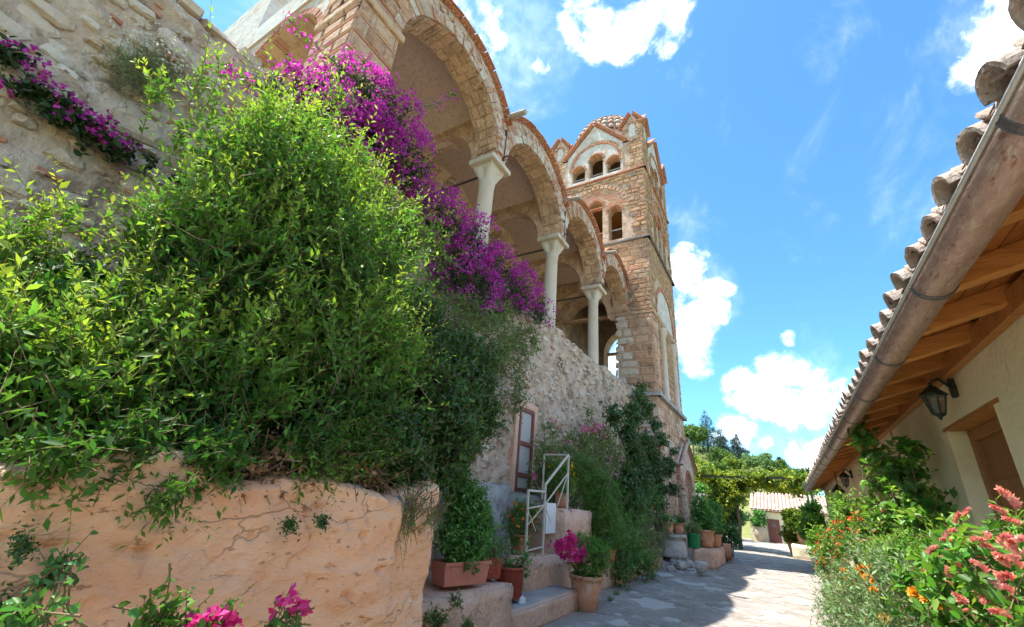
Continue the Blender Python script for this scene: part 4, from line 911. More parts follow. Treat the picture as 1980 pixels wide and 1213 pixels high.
def foliage(root, blobs, mat, n, per=20, slen=.4, leaf=(.05, .02), up=.45, droop=.0, spread=.85, tipw=1., shell=.55, hexa=False, stems=m_twig, sr=.004, fold=.22, name='foliage', tbase=0., rnd=.45, pair=True, clipz=None, curl=0., out=.75, uptint=0.):
    T, O = sample(blobs, n, shell); S = len(T)
    if clipz is not None: T[:, 2] = np.maximum(T[:, 2], clipz + rng.random(S) * .05)
    ax = unit(O * out + np.array([0, 0, up]) + rng.normal(size=(S, 3)) * rnd); ln = slen * (.6 + .8 * rng.random(S))
    B = T - ax * (ln * .8)[:, None]; bend = rng.normal(size=(S, 3)) * .18 * ln[:, None]; bend[:, 2] -= droop * ln
    t = (np.arange(per) + .5) / per; t = t[None, :, None]; Bx, Ax, Be = B[:, None], (ax * ln[:, None])[:, None], bend[:, None]
    Pt = Bx + Ax * t + Be * t * t; tan = unit(Ax + 2 * Be * t)
    if pair: ang = (np.arange(per) // 2) * 1.57 + (np.arange(per) % 2) * math.pi
    else: ang = np.arange(per) * 2.4
    ang = ang[None, :, None] + rng.random((S, 1, 1)) * 6.28 + rng.normal(size=(S, per, 1)) * .3
    ref = unit(np.cross(tan, np.broadcast_to([.3, .2, .93], tan.shape) + 1e-3)); ref2 = np.cross(tan, ref)
    radl = ref * np.cos(ang) + ref2 * np.sin(ang)
    D = unit(tan * (1 - spread * .45) + radl * spread + np.array([0, 0, -.25 * droop]) + rng.normal(size=tan.shape) * .18)
    N = unit(np.array([0, 0, .8]) + O[:, None] * .5 + rng.normal(size=tan.shape) * .5)
    tt = np.broadcast_to(t, (S, per, 1))[..., 0]; L = leaf[0] * (.5 + .9 * rng.random((S, per))) * (1 - .35 * np.maximum(0, tt - .6) / .4); Wd = L * leaf[1] / leaf[0] * (.8 + .4 * rng.random((S, per)))
    shoot_t = rng.random((S, 1)); tint = np.clip(tbase + tipw * (tt ** 1.5) * (.55 + .45 * shoot_t) + uptint * np.clip(O[:, None, 2] + .1, -.5, 1) + rng.normal(size=tt.shape) * .06, 0, 1)  # leaf tint rises where shoots face upward
    f = put_leaves(name, mat, root, Pt.reshape(-1, 3), D.reshape(-1, 3), N.reshape(-1, 3), L.ravel(), Wd.ravel(), tint.ravel(), hexa, fold, curl)
    if stems is not None:
        K = 4; ts = np.linspace(0, 1, K)[None, :, None]; Q = Bx + Ax * ts + Be * ts * ts; r = (sr * (1.3 - ts))
        a1 = unit(np.cross(ax, [.31, .17, .93]))[:, None]; a2 = np.cross(ax, a1[:, 0])[:, None]
        ringv = np.stack([Q + a1 * r, Q + (-.5 * a1 + .866 * a2) * r, Q + (-.5 * a1 - .866 * a2) * r], 2)  # S,K,3,3
        V = ringv.reshape(-1, 3) - np.array(org(root)); b = (np.arange(S) * K * 3)[:, None, None] + (np.arange(K - 1) * 3)[None, :, None]
        F = np.concatenate([np.stack([b[..., 0] + i, b[..., 0] + (i + 1) % 3, b[..., 0] + 3 + (i + 1) % 3, b[..., 0] + 3 + i], -1).reshape(-1, 4) for i in range(3)], 0)
        tag(link('twigs', arr_mesh('twigs', V, F), stems, root), kind='stuff')
    return T, O
def flowers(root, P, O, mat, size=.04, petals=5, per=3, spread=.05, cup=.5, name='blossoms', aspect=.8):
    n = len(P) * per; C = np.repeat(P, per, 0) + rng.normal(size=(n, 3)) * spread; A = unit(np.repeat(O, per, 0) + rng.normal(size=(n, 3)) * .5 + np.array([0, 0, .2]))
    u = unit(np.cross(A, [.2, .9, .3])); v = np.cross(A, u); s = size * (.7 + .6 * rng.random(n)); Ps, Ds, Ns, Ls, Ti = [], [], [], [], []
    for k in range(petals):
        a = 2 * math.pi * k / petals + rng.random(n) * .3; d = u * np.cos(a)[:, None] + v * np.sin(a)[:, None]
        D = unit(d + A * cup); Ps.append(C); Ds.append(D); Ns.append(unit(A - D * (A * D).sum(1, keepdims=True))); Ls.append(s); Ti.append(rng.random(n))
    L = np.concatenate(Ls); return put_leaves(name, mat, root, np.concatenate(Ps), np.concatenate(Ds), np.concatenate(Ns), L, L * aspect, np.concatenate(Ti), False, .12)
def stem(root, pts, r0, r1, mat=m_bark, name='stem', seg=6):
    n = len(pts); return MB().tube(pts, [r0 + (r1 - r0) * i / (n - 1) for i in range(n)], seg).build(name, mat, root, smooth=True)
def wob(a, b, n, amp, seed=0):
    a, b = Vector(a), Vector(b); r = random.Random(seed); return [a.lerp(b, i / n) + (Vector((r.uniform(-1, 1), r.uniform(-1, 1), r.uniform(-1, 1))) * amp if 0 < i < n else Vector()) for i in range(n + 1)]
G_DARK, G_MID, G_TIP = (.022, .075, .014), (.07, .19, .022), (.36, .46, .04)
l_pom = LEAF('pomegranate_leaf', (.042, .115, .024), (.13, .27, .042), (.40, .48, .07), .44, .55, .28, None, .2)
l_lau = LEAF('laurel_leaf', (.042, .10, .025), (.08, .165, .038), (.19, .28, .06), .30, .36, .35)
l_rose = LEAF('rose_leaf', (.075, .15, .038), (.19, .29, .075), (.40, .44, .12), .38, .5, .3)
l_boug = LEAF('bougainvillea_leaf', (.016, .045, .014), (.035, .085, .022), (.16, .17, .05), .25, .45, .3)
l_herb = LEAF('herb_leaf', (0.062, 0.180, 0.042), (0.119, 0.300, 0.066), (0.250, 0.456, 0.096), .35, .5, .25)
l_fern = LEAF('fern_leaf', (0.052, 0.168, 0.022), (0.104, 0.288, 0.031), (0.208, 0.432, 0.048), .35, .5, .25)
l_ivy = LEAF('climber_leaf', (0.034, 0.094, 0.026), (0.068, 0.169, 0.043), (0.195, 0.325, 0.072), .25, .45, .3)
l_grey = LEAF('grey_green_leaf', (.11, .20, .07), (.22, .34, .14), (.36, .46, .22), .3, .55, .25)
l_bright = LEAF('bright_leaf', (.06, .17, .025), (.15, .33, .045), (.38, .50, .08), .42, .45, .25)
l_vine = LEAF('vine_leaf', (.05, .11, .015), (.17, .25, .025), (.50, .50, .05), .45, .5, .25)
l_dry = LEAF('dry_leaf', (.22, .13, .06), (.36, .23, .12), (.45, .33, .20), .3, .7, .3)
l_con = LEAF('conifer_needle', (.016, .045, .026), (.030, .070, .040), (.06, .11, .055), .1, .6, .25)
l_far = LEAF('hill_leaf', (.05, .11, .025), (.11, .19, .04), (.24, .30, .07), .35, .6, .3)
def FLW(n, a, b, c, tr=.35): return LEAF(n, a, b, c, tr, .55, .2, (1.2, 1.05, 1.1))
f_mag = FLW('magenta_bract', (.36, .015, .25), (.50, .03, .36), (.64, .08, .50), .45)
f_pink = FLW('hot_pink', (.58, .015, .17), (.68, .03, .26), (.72, .10, .36))
f_rose = FLW('pink_rose', (.60, .10, .24), (.66, .20, .34), (.70, .36, .46))
f_cor = LEAF('coral_bract', (.62, .12, .105), (.72, .28, .24), (.72, .55, .34), .4, .5, .2, (1.25, 1.0, .9))
f_org = LEAF('orange_petal', (.62, .19, .01), (.72, .31, .012), (.75, .45, .02), .35, .6, .15, (1.2, 1.05, .8))
f_red = LEAF('red_petal', (.52, .045, .02), (.64, .10, .03), (.70, .22, .05), .35, .6, .2, (1.2, 1.0, .8))
f_wht = FLW('white_petal', (.60, .56, .42), (.68, .65, .55), (.72, .70, .62))
# ------------------------------------------------------------------ planter with the big shrub
XP = -2.6
pw = empty('planter_wall', (XP, 1.2, GZ), 'salmon pink plastered planter wall in the foreground with cracked uneven face', 'planter wall')
prof = [(-400, 905), (0, 903), (60, 905), (140, 893), (215, 873), (300, 858), (395, 876), (402, 918), (450, 932), (520, 936), (560, 926), (620, 922), (690, 934), (760, 962), (790, 960)]
pf = [(atx(x, y, XP).y, atx(x, y, XP).z) for x, y in prof]
def ptop2(y): return float(np.interp(y, [p[0] for p in pf], [p[1] for p in pf]))
Yc = atx(790, 962, XP).y
def face(name, y0, y1, x0, topf, seed, nyr=.018, endw=.25):
    ny_ = int((y1 - y0) / nyr); nz_ = 95; V = []; F = []
    for i in range(ny_ + 1):
        y = y0 + (y1 - y0) * i / ny_; t = topf(y) + .03 * fbm((y * 5, seed, 0), 5, 2.2, .6)
        for j in range(nz_ + 1):
            z = GZ - .1 + (t - GZ + .1) * j / nz_
            d = .035 * fbm((y * 1.1, z * 1.7, seed), 3) + .020 * fbm((y * 3.2, z * 7.5, seed + 4), 6, 2.2, .62)
            rd = 1 - abs(mnoise.noise((y * 2.6, z * 5.2, seed + 8))) * 2.2; d += .018 * max(0, rd) * (.5 + .5 * mnoise.noise((y * 1.1, z * 1.1, 2)))
            pt = mnoise.noise((y * 8.5, z * 15, seed + 3)); d -= .07 * max(0, pt - .42) * 2.2
            cr = abs(mnoise.noise((y * 2.0 + .35 * mnoise.noise((z * 4, y * 4, 3)), z * 1.6, seed + 15))); d -= .05 * max(0, 1 - cr / .02) * max(0, min(1, 3 * mnoise.noise((y * .9, z * 1.2, seed + 20))))
            et = max(0, 1 - (t - z) / .045); d -= .06 * et * et
            ee = max(0, 1 - (y1 - y) / .06); d -= .10 * ee * ee
            V.append((x0 + d, y, z))
        V.append((x0 - .38, y, t + .01 + .03 * mnoise.noise((y * 6, 1, 1))))
    q_ = nz_ + 2
    for i in range(ny_):
        for j in range(nz_ + 1): a = i * q_ + j; F.append((a, a + q_, a + q_ + 1, a + 1))
    for_end = ny_ * q_
    V2 = [tuple(Vector(v) - org(pw)) for v in V]; return link(name, arr_mesh(name, V2, F, True), m_pink, pw)
face('wall_face', -1.2, Yc, XP, ptop2, 1.3)
face('end_pier', Yc - .12, atx(858, 945, XP - .1).y, XP - .1, lambda y: atx(850, 946, XP - .1).z - .06 + .07 * max(0, (y - Yc) / .35), 7.7)
MB().box(-5.0, XP - .3, -1.2, 3.04, GZ - .05, -.16).build('soil_bed', m_soil, pw)
MB().box(-5.0, XP - .3, 3.05, 3.20, GZ - .1, -.1).build('back_wall', m_pink, pw)
pc = Pieces()
for i in range(16):
    y = random.uniform(1.5, 3.1); w = random.uniform(.08, .2); pc.block('coping_stone', m_rock, PEB, (XP - .28, y, ptop2(min(y, Yc)) - .05), (1, 0), w, .2, w * .7)
pc.commit(pw)
sh = empty('pomegranate_shrub', (-3.7, 1.5, -.16), 'huge bright green leafy shrub bursting from the pink planter', 'shrub')
BX = (1.0, 1, 1)
PB_ = [bl(550, 345, -3.7, 148), bl(445, 495, -3.6, 160), bl(650, 490, -3.5, 160), bl(255, 640, -3.4, 145), bl(60, 690, -3.1, 125), bl(430, 740, -3.2, 170), bl(640, 690, -3.2, 165), bl(170, 770, -3.0, 130), bl(590, 250, -3.9, 60), bl(765, 450, -3.6, 66), bl(120, 535, -3.5, 40), bl(-90, 690, -3.2, 130), bl(490, 275, -3.9, 50), bl(690, 375, -3.8, 72), bl(340, 440, -3.7, 55), bl(20, 590, -2.9, 60), bl(760, 680, -3.2, 60)]
foliage(sh, PB_, l_pom, 3100, 27, .70, (.072, .027), up=.75, tipw=.62, tbase=.1, uptint=.38, shell=.70, sr=.003, spread=.78, name='crown', rnd=.42, out=.8)
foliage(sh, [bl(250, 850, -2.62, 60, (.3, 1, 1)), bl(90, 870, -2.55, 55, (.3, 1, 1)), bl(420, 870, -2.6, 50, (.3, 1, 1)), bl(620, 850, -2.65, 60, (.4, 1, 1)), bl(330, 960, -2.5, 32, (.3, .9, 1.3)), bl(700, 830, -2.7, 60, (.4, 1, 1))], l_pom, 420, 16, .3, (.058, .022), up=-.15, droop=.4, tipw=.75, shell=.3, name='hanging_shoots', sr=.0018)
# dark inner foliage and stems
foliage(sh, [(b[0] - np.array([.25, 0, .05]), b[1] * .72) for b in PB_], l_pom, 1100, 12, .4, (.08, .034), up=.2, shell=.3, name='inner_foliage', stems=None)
for i in range(9):
    t = Vector(PB_[i][0]); stem(sh, wob((-3.8 + random.uniform(-.3, .3), 1.8 + random.uniform(-.7, .7), -.2), t, 6, .08, i), .028, .006)
for k, (tx, ty, X) in enumerate([(40, 400, -3.4), (0, 370, -3.4), (100, 395, -3.5), (430, 120, -3.9), (660, 160, -3.9), (845, 430, -3.5), (860, 460, -3.4), (800, 660, -3.1), (330, 140, -4.1), (150, 350, -3.6), (510, 190, -3.8)]):
    p = atx(tx, ty, X); foliage(sh, [blw(p - Vector((0, 0, .12)), (.16, .16, .2))], l_pom, 9, 26, .5, (.06, .022), up=1.0, tipw=1.0, tbase=.3, shell=.5, rnd=.3, name='long_shoot')
dl = empty('laurel_bush', (-3.6, 3.0, -.16), 'dark glossy-leaved bush at the right end of the pink planter', 'shrub')
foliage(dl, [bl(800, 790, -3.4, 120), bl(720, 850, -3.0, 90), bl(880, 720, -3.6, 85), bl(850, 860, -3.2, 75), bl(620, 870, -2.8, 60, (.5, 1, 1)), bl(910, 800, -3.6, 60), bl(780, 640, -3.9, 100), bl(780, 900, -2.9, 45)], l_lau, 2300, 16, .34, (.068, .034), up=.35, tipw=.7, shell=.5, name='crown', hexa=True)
for i in range(4): stem(dl, wob((-3.5, 2.6 + .15 * i, -.2), atx(760 + 40 * i, 800 - 20 * i, -3.5), 5, .05, 30 + i), .02, .006)
dl2 = empty('laurel_bush', (-3.2, .6, -.16), 'dark broad-leaved bush under the left side of the big shrub', 'shrub')
foliage(dl2, [bl(40, 730, -3.3, 80), bl(60, 550, -3.9, 50), bl(0, 780, -3.2, 70), bl(150, 545, -4.2, 40)], l_lau, 420, 14, .32, (.09, .045), up=.3, tipw=.8, name='crown', hexa=True)
dt = empty('dry_brush', (-2.95, 2.2, -.16), 'dry brown stems and curled dead leaves on the planter edge', 'dry plants')
foliage(dt, [bl(520, 905, -2.75, 55, (.5, 1.3, .7)), bl(640, 905, -2.75, 60, (.5, 1.2, .6)), bl(720, 920, -2.8, 45, (.5, 1.2, .6))], l_dry, 160, 5, .34, (.05, .028), up=.3, shell=.3, rnd=.9, name='dead_leaves', stems=m_drytwig, sr=.003)
rs = empty('climbing_rose', (-4.5, 4.5, -.16), 'pale green climbing rose sprawling over the wall beside the dark bush', 'climber')
foliage(rs, [bl(930, 650, -4.5, 75), bl(985, 690, -4.7, 50), bl(900, 740, -4.3, 70), bl(1015, 650, -4.8, 38), bl(870, 620, -4.4, 70), bl(1000, 760, -4.7, 30, (1, 1, 1.5)), bl(900, 830, -4.1, 40, (1, 1, 1.4)), bl(960, 610, -4.7, 40)], l_rose, 1300, 14, .38, (.045, .026), up=.25, droop=.25, tipw=.9, shell=.35, name='foliage')
for i in range(3): stem(rs, wob((-4.4, 4.2 + .2 * i, -.3), atx(920 + 40 * i, 660, -4.6), 6, .1, 60 + i), .012, .004, m_twig)
# ------------------------------------------------------------------ bougainvillea on the parapet, plants on the wall
bg1 = empty('bougainvillea', (-4.85, 4.5, 3.0), 'large magenta bougainvillea trailing along the terrace parapet below the arches', 'bougainvillea')
BB = [(545, 175, 34), (600, 195, 52), (680, 185, 62), (735, 235, 66), (775, 300, 58), (800, 365, 40), (850, 425, 58), (905, 470, 55), (955, 525, 50), (1000, 565, 44), (1040, 600, 32), (870, 520, 55), (920, 565, 48), (640, 250, 60), (700, 290, 55)]
bbl = [bl(x, y, -4.6 if x < 790 else -4.75, r * (1.15 if x < 790 else 1), (.6, 1, 1)) for x, y, r in BB]
T, O = foliage(bg1, bbl, l_boug, 1500, 14, .42, (.05, .032), up=.25, tipw=.6, shell=.4, name='foliage')
Tf, Of = sample([bl(x + 12, y - 4, -4.5 if x < 790 else -4.68, r * (1.15 if x < 790 else .97), (.6, 1, 1)) for x, y, r in BB], 1250, .78); Tf = Tf + Of * .05
Tf = Tf[np.array([mnoise.noise((p[0] * 3, p[1] * 4.5, p[2] * 4.5)) > -.18 for p in Tf])]; Of = Of[:len(Tf)]
keepf = np.array([mnoise.noise((p[1] * 2.2, p[2] * 2.2, 3.)) > -.22 for p in Tf])
flowers(bg1, Tf[keepf], Of[keepf], f_mag, .036, 3, 11, .06, .75, aspect=.9)
for i in range(len(BB) - 3): stem(bg1, wob(Vector(bbl[i][0]) - Vector((.1, 0, .2)), Vector(bbl[i + 1][0]) - Vector((.1, 0, .2)), 4, .04, i), .016, .014)
for k, (a, b) in enumerate([((560, 40), (655, 130)), ((880, 185), (790, 215)), ((430, 120), (520, 190))]):
    p, q = atx(*a, -4.55), atx(*b, -4.6); pts = wob(q, p, 6, .03, k); stem(bg1, pts, .008, .003, m_twig, 'long_shoot')
    for t in pts[1:]: foliage(bg1, [blw(t, .07)], l_bright, 3, 6, .12, (.04, .026), tipw=1, stems=None, name='shoot_leaves')
    Q = np.array([tuple(t) for t in pts[2:]]); flowers(bg1, Q, rdir(len(Q)), f_mag, .034, 3, 9, .06, .6)
bg2 = empty('bougainvillea', (-4.95, .4, 2.4), 'thin bougainvillea branch with few magenta flowers on the left wall', 'bougainvillea')
B2 = [(15, 110, 34), (55, 175, 38), (120, 215, 44), (175, 250, 42), (230, 290, 36), (290, 315, 20), (350, 350, 16)]
b2 = [bl(x, y, -4.95, r * .72, (.4, 1, 1)) for x, y, r in B2]
foliage(bg2, b2, l_boug, 150, 10, .2, (.06, .036), up=.2, tipw=.8, shell=.2, name='foliage', hexa=True)
Tf, Of = sample([bl(x + 6, y - 9, -4.9, r * .7, (.4, 1, 1)) for x, y, r in B2], 24, .7); flowers(bg2, Tf, Of, f_mag, .035, 3, 9, .05, .7)
for i in range(len(B2) - 1): stem(bg2, wob(Vector(b2[i][0]) - Vector((.05, 0, .12)), Vector(b2[i + 1][0]) - Vector((.05, 0, .12)), 4, .02, 7 + i), .012, .010)
dp = empty('wall_plant', atx(290, 150, -5.0), 'wispy dry plant with cream flower heads rooted in the rubble wall', 'wild plant')
foliage(dp, [bl(270, 140, -4.95, 55, (.5, 1, .8)), bl(310, 125, -4.95, 45, (.5, 1, .8))], l_grey, 260, 12, .32, (.035, .007), up=.5, shell=.3, name='foliage', tbase=.2, sr=.002)
Tf, Of = sample([bl(320, 105, -4.9, 55, (.5, 1.2, .7))], 90, .3); flowers(dp, Tf, Of, f_wht, .016, 5, 4, .04, .5)
for k, (x, y, s, lb) in enumerate([(1085, 700, 10, 'small green tuft growing in the terrace wall below the second column'), (1135, 722, 9, 'small weed beside the dark hole in the terrace wall'), (1178, 748, 9, 'small weed high on the terrace wall near the tower')]):
    w = empty('wall_weed', atx(x, y, -5.02), lb, 'weed'); foliage(w, [bl(x, y, -4.98, s)], l_ivy, 16, 8, .14, (.035, .014), up=.2, droop=.5, shell=.2)
nest = empty('dry_nest', atx(1217, 540, -4.9), 'tangled dry brush in the angle between last arch and tower', 'dry plants'); foliage(nest, [bl(1217, 538, -4.85, 13)], l_dry, 90, 6, .3, (.04, .008), shell=.3, rnd=1., stems=m_drytwig, sr=.004)
# tower climbers
cl = empty('tower_climber', (-3.9, 17.6, GZ), 'dark green climber spreading up the foot of the bell tower', 'climber')
CB = [(1235, 770, 14), (1225, 800, 22), (1215, 840, 26), (1250, 855, 20), (1230, 885, 34), (1265, 890, 28), (1290, 900, 18), (1240, 925, 38), (1275, 945, 24), (1215, 930, 30), (1225, 970, 36), (1190, 805, 14), (1180, 790, 8), (1280, 850, 10), (1300, 870, 8), (1250, 790, 16), (1240, 750, 8), (1270, 985, 26), (1300, 945, 10), (1265, 820, 12)]
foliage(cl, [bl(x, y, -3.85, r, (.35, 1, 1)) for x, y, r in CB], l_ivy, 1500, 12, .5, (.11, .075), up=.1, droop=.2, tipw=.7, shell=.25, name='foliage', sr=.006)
for i in range(4): stem(cl, wob((-3.95, 17.4 + .2 * i, GZ), atx(1215 + 18 * i, 800 + 25 * i, -3.95), 6, .06, 80 + i), .03, .01)
# ------------------------------------------------------------------ steps up to the door
st = empty('stone_steps', (-4.2, 7, GZ), 'concrete steps with pink plastered sides rising to the terrace door', 'steps')
def rough_box(name, mat, x0, x1, y0, y1, z0, z1, amp=.02, seed=0, cut=3, parent=st, topmat=None):
    bm = bmesh.new(); bmesh.ops.create_cube(bm, size=1)
    for v in bm.verts: v.co = Vector((x0 + (v.co.x + .5) * (x1 - x0), y0 + (v.co.y + .5) * (y1 - y0), z0 + (v.co.z + .5) * (z1 - z0)))
    bmesh.ops.bevel(bm, geom=bm.edges[:], offset=min(.03, (z1 - z0) * .15), segments=2, affect='EDGES')
    bmesh.ops.subdivide_edges(bm, edges=[e for e in bm.edges if e.calc_length() > .12], cuts=cut, use_grid_fill=True)
    bmesh.ops.triangulate(bm, faces=[f for f in bm.faces if len(f.verts) > 4])
    for v in bm.verts: p = v.co * 3.1 + Vector((seed, seed * .7, 0)); v.co += Vector((mnoise.noise(p), mnoise.noise(p + Vector((5, 0, 0))), mnoise.noise(p + Vector((0, 7, 0))))) * amp + Vector((mnoise.noise(p * 3), mnoise.noise(p * 3 + Vector((5, 0, 0))), .4 * mnoise.noise(p * 3 + Vector((0, 7, 0))))) * amp * .5
    me = bpy.data.meshes.new(name)
    if topmat is not None:
        me.materials.append(mat); me.materials.append(topmat); bm.normal_update()
        for f in bm.faces:
            if f.normal.z > .8: f.material_index = 1
    o0 = org(parent)
    for v in bm.verts: v.co -= o0
    for f in bm.faces: f.smooth = True
    bm.to_mesh(me); bm.free(); return link(name, me, mat, parent)
rough_box('bottom_step', m_pink2, -3.78, -3.12, 5.55, 7.72, GZ - .05, -1.31, .012, 1, 4, topmat=m_conc)
rough_box('step', m_pink2, -4.3, -3.74, 5.6, 7.3, GZ - .05, -1.14, .014, 2, 4, topmat=m_conc)
rough_box('step', m_conc, -4.62, -4.22, 6.35, 8.3, GZ - .05, -.93, .014, 3, 4)
rough_box('step', m_conc, -4.9, -4.55, 6.9, 8.6, GZ - .05, -.64, .016, 4, 4)
rough_box('step', m_conc, -5.12, -4.75, 7.3, 8.9, GZ - .05, -.36, .016, 5, 4)
rough_box('landing', m_conc, -5.15, -4.45, 8.1, 9.7, GZ - .05, .06, .016, 6, 4)
rough_box('ledge', m_pink2, -4.4, -3.15, 3.3, 5.6, GZ - .05, -1.02, .03, 7, 5)
rough_box('cheek_wall', m_pink2, -4.02, -3.55, 6.75, 8.35, GZ - .05, -.88, .03, 8, 5)
rough_box('parapet_block', m_pink2, -4.55, -3.6, 8.0, 9.55, GZ - .05, -.14, .025, 9, 5)
rough_box('bed_kerb', m_pink2, -3.8, -3.45, 9.4, 15.2, GZ - .05, -1.1, .02, 10, 6)
rough_box('rough_pier', m_rock, -5.1, -4.85, 6.3, 8.2, GZ, .2, .07, 11, 5)
MB().box(-5.0, -3.78, 9.5, 17.9, GZ - .05, -1.2).build('soil', m_soil, st)
gr = empty('gravel_heap', (-3.2, 4.9, GZ), 'small heap of grey gravel by the pink ledge', 'gravel'); mbg = MB()
for i in range(260):
    p = Vector((-3.0 + random.gauss(0, .28), 5.0 + random.gauss(0, .35), GZ + abs(random.gauss(.03, .05)))); s = random.uniform(.015, .04); mbg.add([p + Vector((random.uniform(-1, 1), random.uniform(-1, 1), random.uniform(-.6, .8))) * s for _ in range(5)], [(0, 1, 2), (0, 2, 3), (0, 3, 4), (1, 2, 3, 4)])
tag(mbg.build('pebbles', m_rock, gr), kind='stuff')
# railing
rl = empty('metal_railing', (-3.7, 7.6, -.9), 'cream painted metal stair railing with diagonal braces', 'railing')
A = Vector((-3.7, 6.86, -.90)); B = Vector((-3.7, 7.46, -.45)); C = Vector((-3.7, 8.45, -.14)); At, Bt, Ct, Dt = Vector((-3.7, 6.82, .12)), Vector((-3.7, 7.46, .13)), Vector((-3.7, 8.46, .88)), Vector((-4.3, 8.55, .88))
def bars(name, L, w=.035):
    for p, q in L: MB().bar(p, q, w, w).build(name, m_cream_metal, rl, bevel=.003)
bars('post', [(A, At), (B - Vector((0, 0, .45)), Bt + Vector((0, 0, .14))), (C, Ct), (Vector((-4.3, 8.55, .0)), Dt)])
bars('handrail', [(At, Bt), (Bt + Vector((0, 0, .12)), Ct), (Ct, Dt)])
bars('rail', [(At - Vector((0, 0, .28)), Bt - Vector((0, 0, .22))), (Bt - Vector((0, 0, .22)), Ct - Vector((0, 0, .35))), (A + Vector((0, 0, .12)), B - Vector((0, 0, .3)))], .022)
bars('brace', [(A + Vector((0, .02, .5)), Bt - Vector((0, 0, .22))), (At - Vector((0, 0, .28)), A + Vector((0, .3, .4))), (Bt - Vector((0, .0, .22)), B + Vector((0, .3, .05))), (Ct - Vector((0, 0, .35)), Vector((-3.7, 8.0, -.1)))], .016)
MB().box(-3.72, -3.70, 7.55, 7.95, -.55, -.05).build('plate', m_whitep, rl, bevel=.004)
# ------------------------------------------------------------------ pots
def potmesh(root, c, r, h, mat, style='flare', scale=1):
    c = Vector(c); m = MB()
    if style == 'flare': pr = [(.001, .01), (r * .66, 0), (r * .70, .02), (r * .95, h * .86), (r * .93, h * .87), (r * 1.04, h * .88), (r * 1.06, h * .97), (r * 1.02, h), (r * .93, h), (r * .90, h * .9), (.001, h * .9)]
    elif style == 'bell': pr = [(.001, .01), (r * .55, 0), (r * .72, h * .15), (r * .86, h * .5), (r * .84, h * .75), (r * .92, h * .86), (r * 1.04, h * .9), (r * 1.04, h), (r * .9, h), (r * .84, h * .88), (.001, h * .88)]
    elif style == 'urn': pr = [(.001, .01), (r * .55, 0), (r * .62, h * .05), (r * .95, h * .4), (r, h * .6), (r * .85, h * .85), (r * .62, h * .92), (r * .74, h * .97), (r * .72, h), (r * .58, h), (r * .5, h * .9), (.001, h * .9)]
    else: pr = [(.001, .01), (r * .9, 0), (r * .95, .02), (r, h * .9), (r * 1.07, h * .92), (r * 1.07, h), (r * .96, h), (r * .92, h * .92), (.001, h * .92)]
    m.lathe(pr, c, 28); p = m.build('pot', mat, root, smooth=False)
    for f in p.data.polygons: f.use_smooth = True
    MB().lathe([(.001, h * .915), (r * .93 if style != 'urn' else r * .5, h * .905)], c, 20).build('soil', m_soil, root); return p
def potted(label, c, r, h, mat, style, blobs, leafm, n, fl=None, leaf=(.05, .024), per=12, slen=.22, up=.4, hexa=False, group=None, droop=.1, name='potted_plant', **kw):
    e = empty(name, c, label, 'potted plant', group); potmesh(e, c, r, h, mat, style)
    c = Vector(c); bs = [blw(c + Vector(b[0]), b[1]) for b in blobs]
    T, O = foliage(e, bs, leafm, n, per, slen, leaf, up=up, droop=droop, hexa=hexa, shell=.35, sr=.0025, clipz=c.z + h * .55, **kw)
    for i in range(3): stem(e, wob(c + Vector((0, 0, h * .85)), Vector(bs[i % len(bs)][0]), 3, .02, i), .008, .004, m_twig)
    for (fm, cnt, size, pet, pf_) in (fl or []):
        Tf, Of = sample(bs, cnt, .85); Of[:, 2] = np.abs(Of[:, 2]); flowers(e, Tf, Of, fm, size, pet, pf_, size * .5, .35)
    return e
bp = potted('terracotta pot of bougainvillea with hot pink blooms at the foot of the steps', (-3.06, 7.85, GZ), .27, .50, m_terra, 'flare', [((0, 0, .72), (.36, .36, .3)), ((-.1, .1, .95), (.26, .26, .22)), ((.2, .1, .8), (.25, .25, .2))], l_fern, 330, [(f_org, 5, .028, 8, 2)], (.05, .016), 16, .24)
for (x, y, r) in ((1095, 1045, 13), (1100, 1070, 15), (1118, 1068, 12), (1080, 1055, 8), (1165, 1092, 7), (1105, 1050, 10)):
    b = bl(x, y, -3.1, r); Tf, Of = sample([b], 16, .5); flowers(bp, Tf, Of, f_pink, .045, 3, 5, .03, .6)
rp = potted('dark red ribbed pot on two white stones with a sparse geranium', (-3.45, 5.95, -1.26), .19, .37, m_redpot, 'straight', [((.12, .12, .5), (.16, .16, .22)), ((-.05, -.05, .42), (.14, .14, .06))], l_herb, 26, None, (.06, .05), 6, .2, hexa=True)
m = MB()
for i in range(40):
    t = 2 * math.pi * i / 40; m.bar((-3.45 + .187 * math.cos(t), 5.95 + .187 * math.sin(t), -1.235), (-3.45 + .193 * math.cos(t), 5.95 + .193 * math.sin(t), -.94), .012, .008, (math.cos(t), math.sin(t), 0))
m.build('ribs', m_redpot, rp)
for i, (x, y, lb) in enumerate(((-3.42, 5.76, 'left white stone under the dark red ribbed pot'), (-3.27, 6.02, 'right white stone under the dark red ribbed pot'))):
    s = PEB[i].mesh('pot_stone'); o = link('pot_stone', s, m_whitep); o.location = (x, y, -1.31); o.rotation_euler = (1.57, 0, .4 * i); o.scale = (.11, .09, .10); tag(o, lb, 'stone')
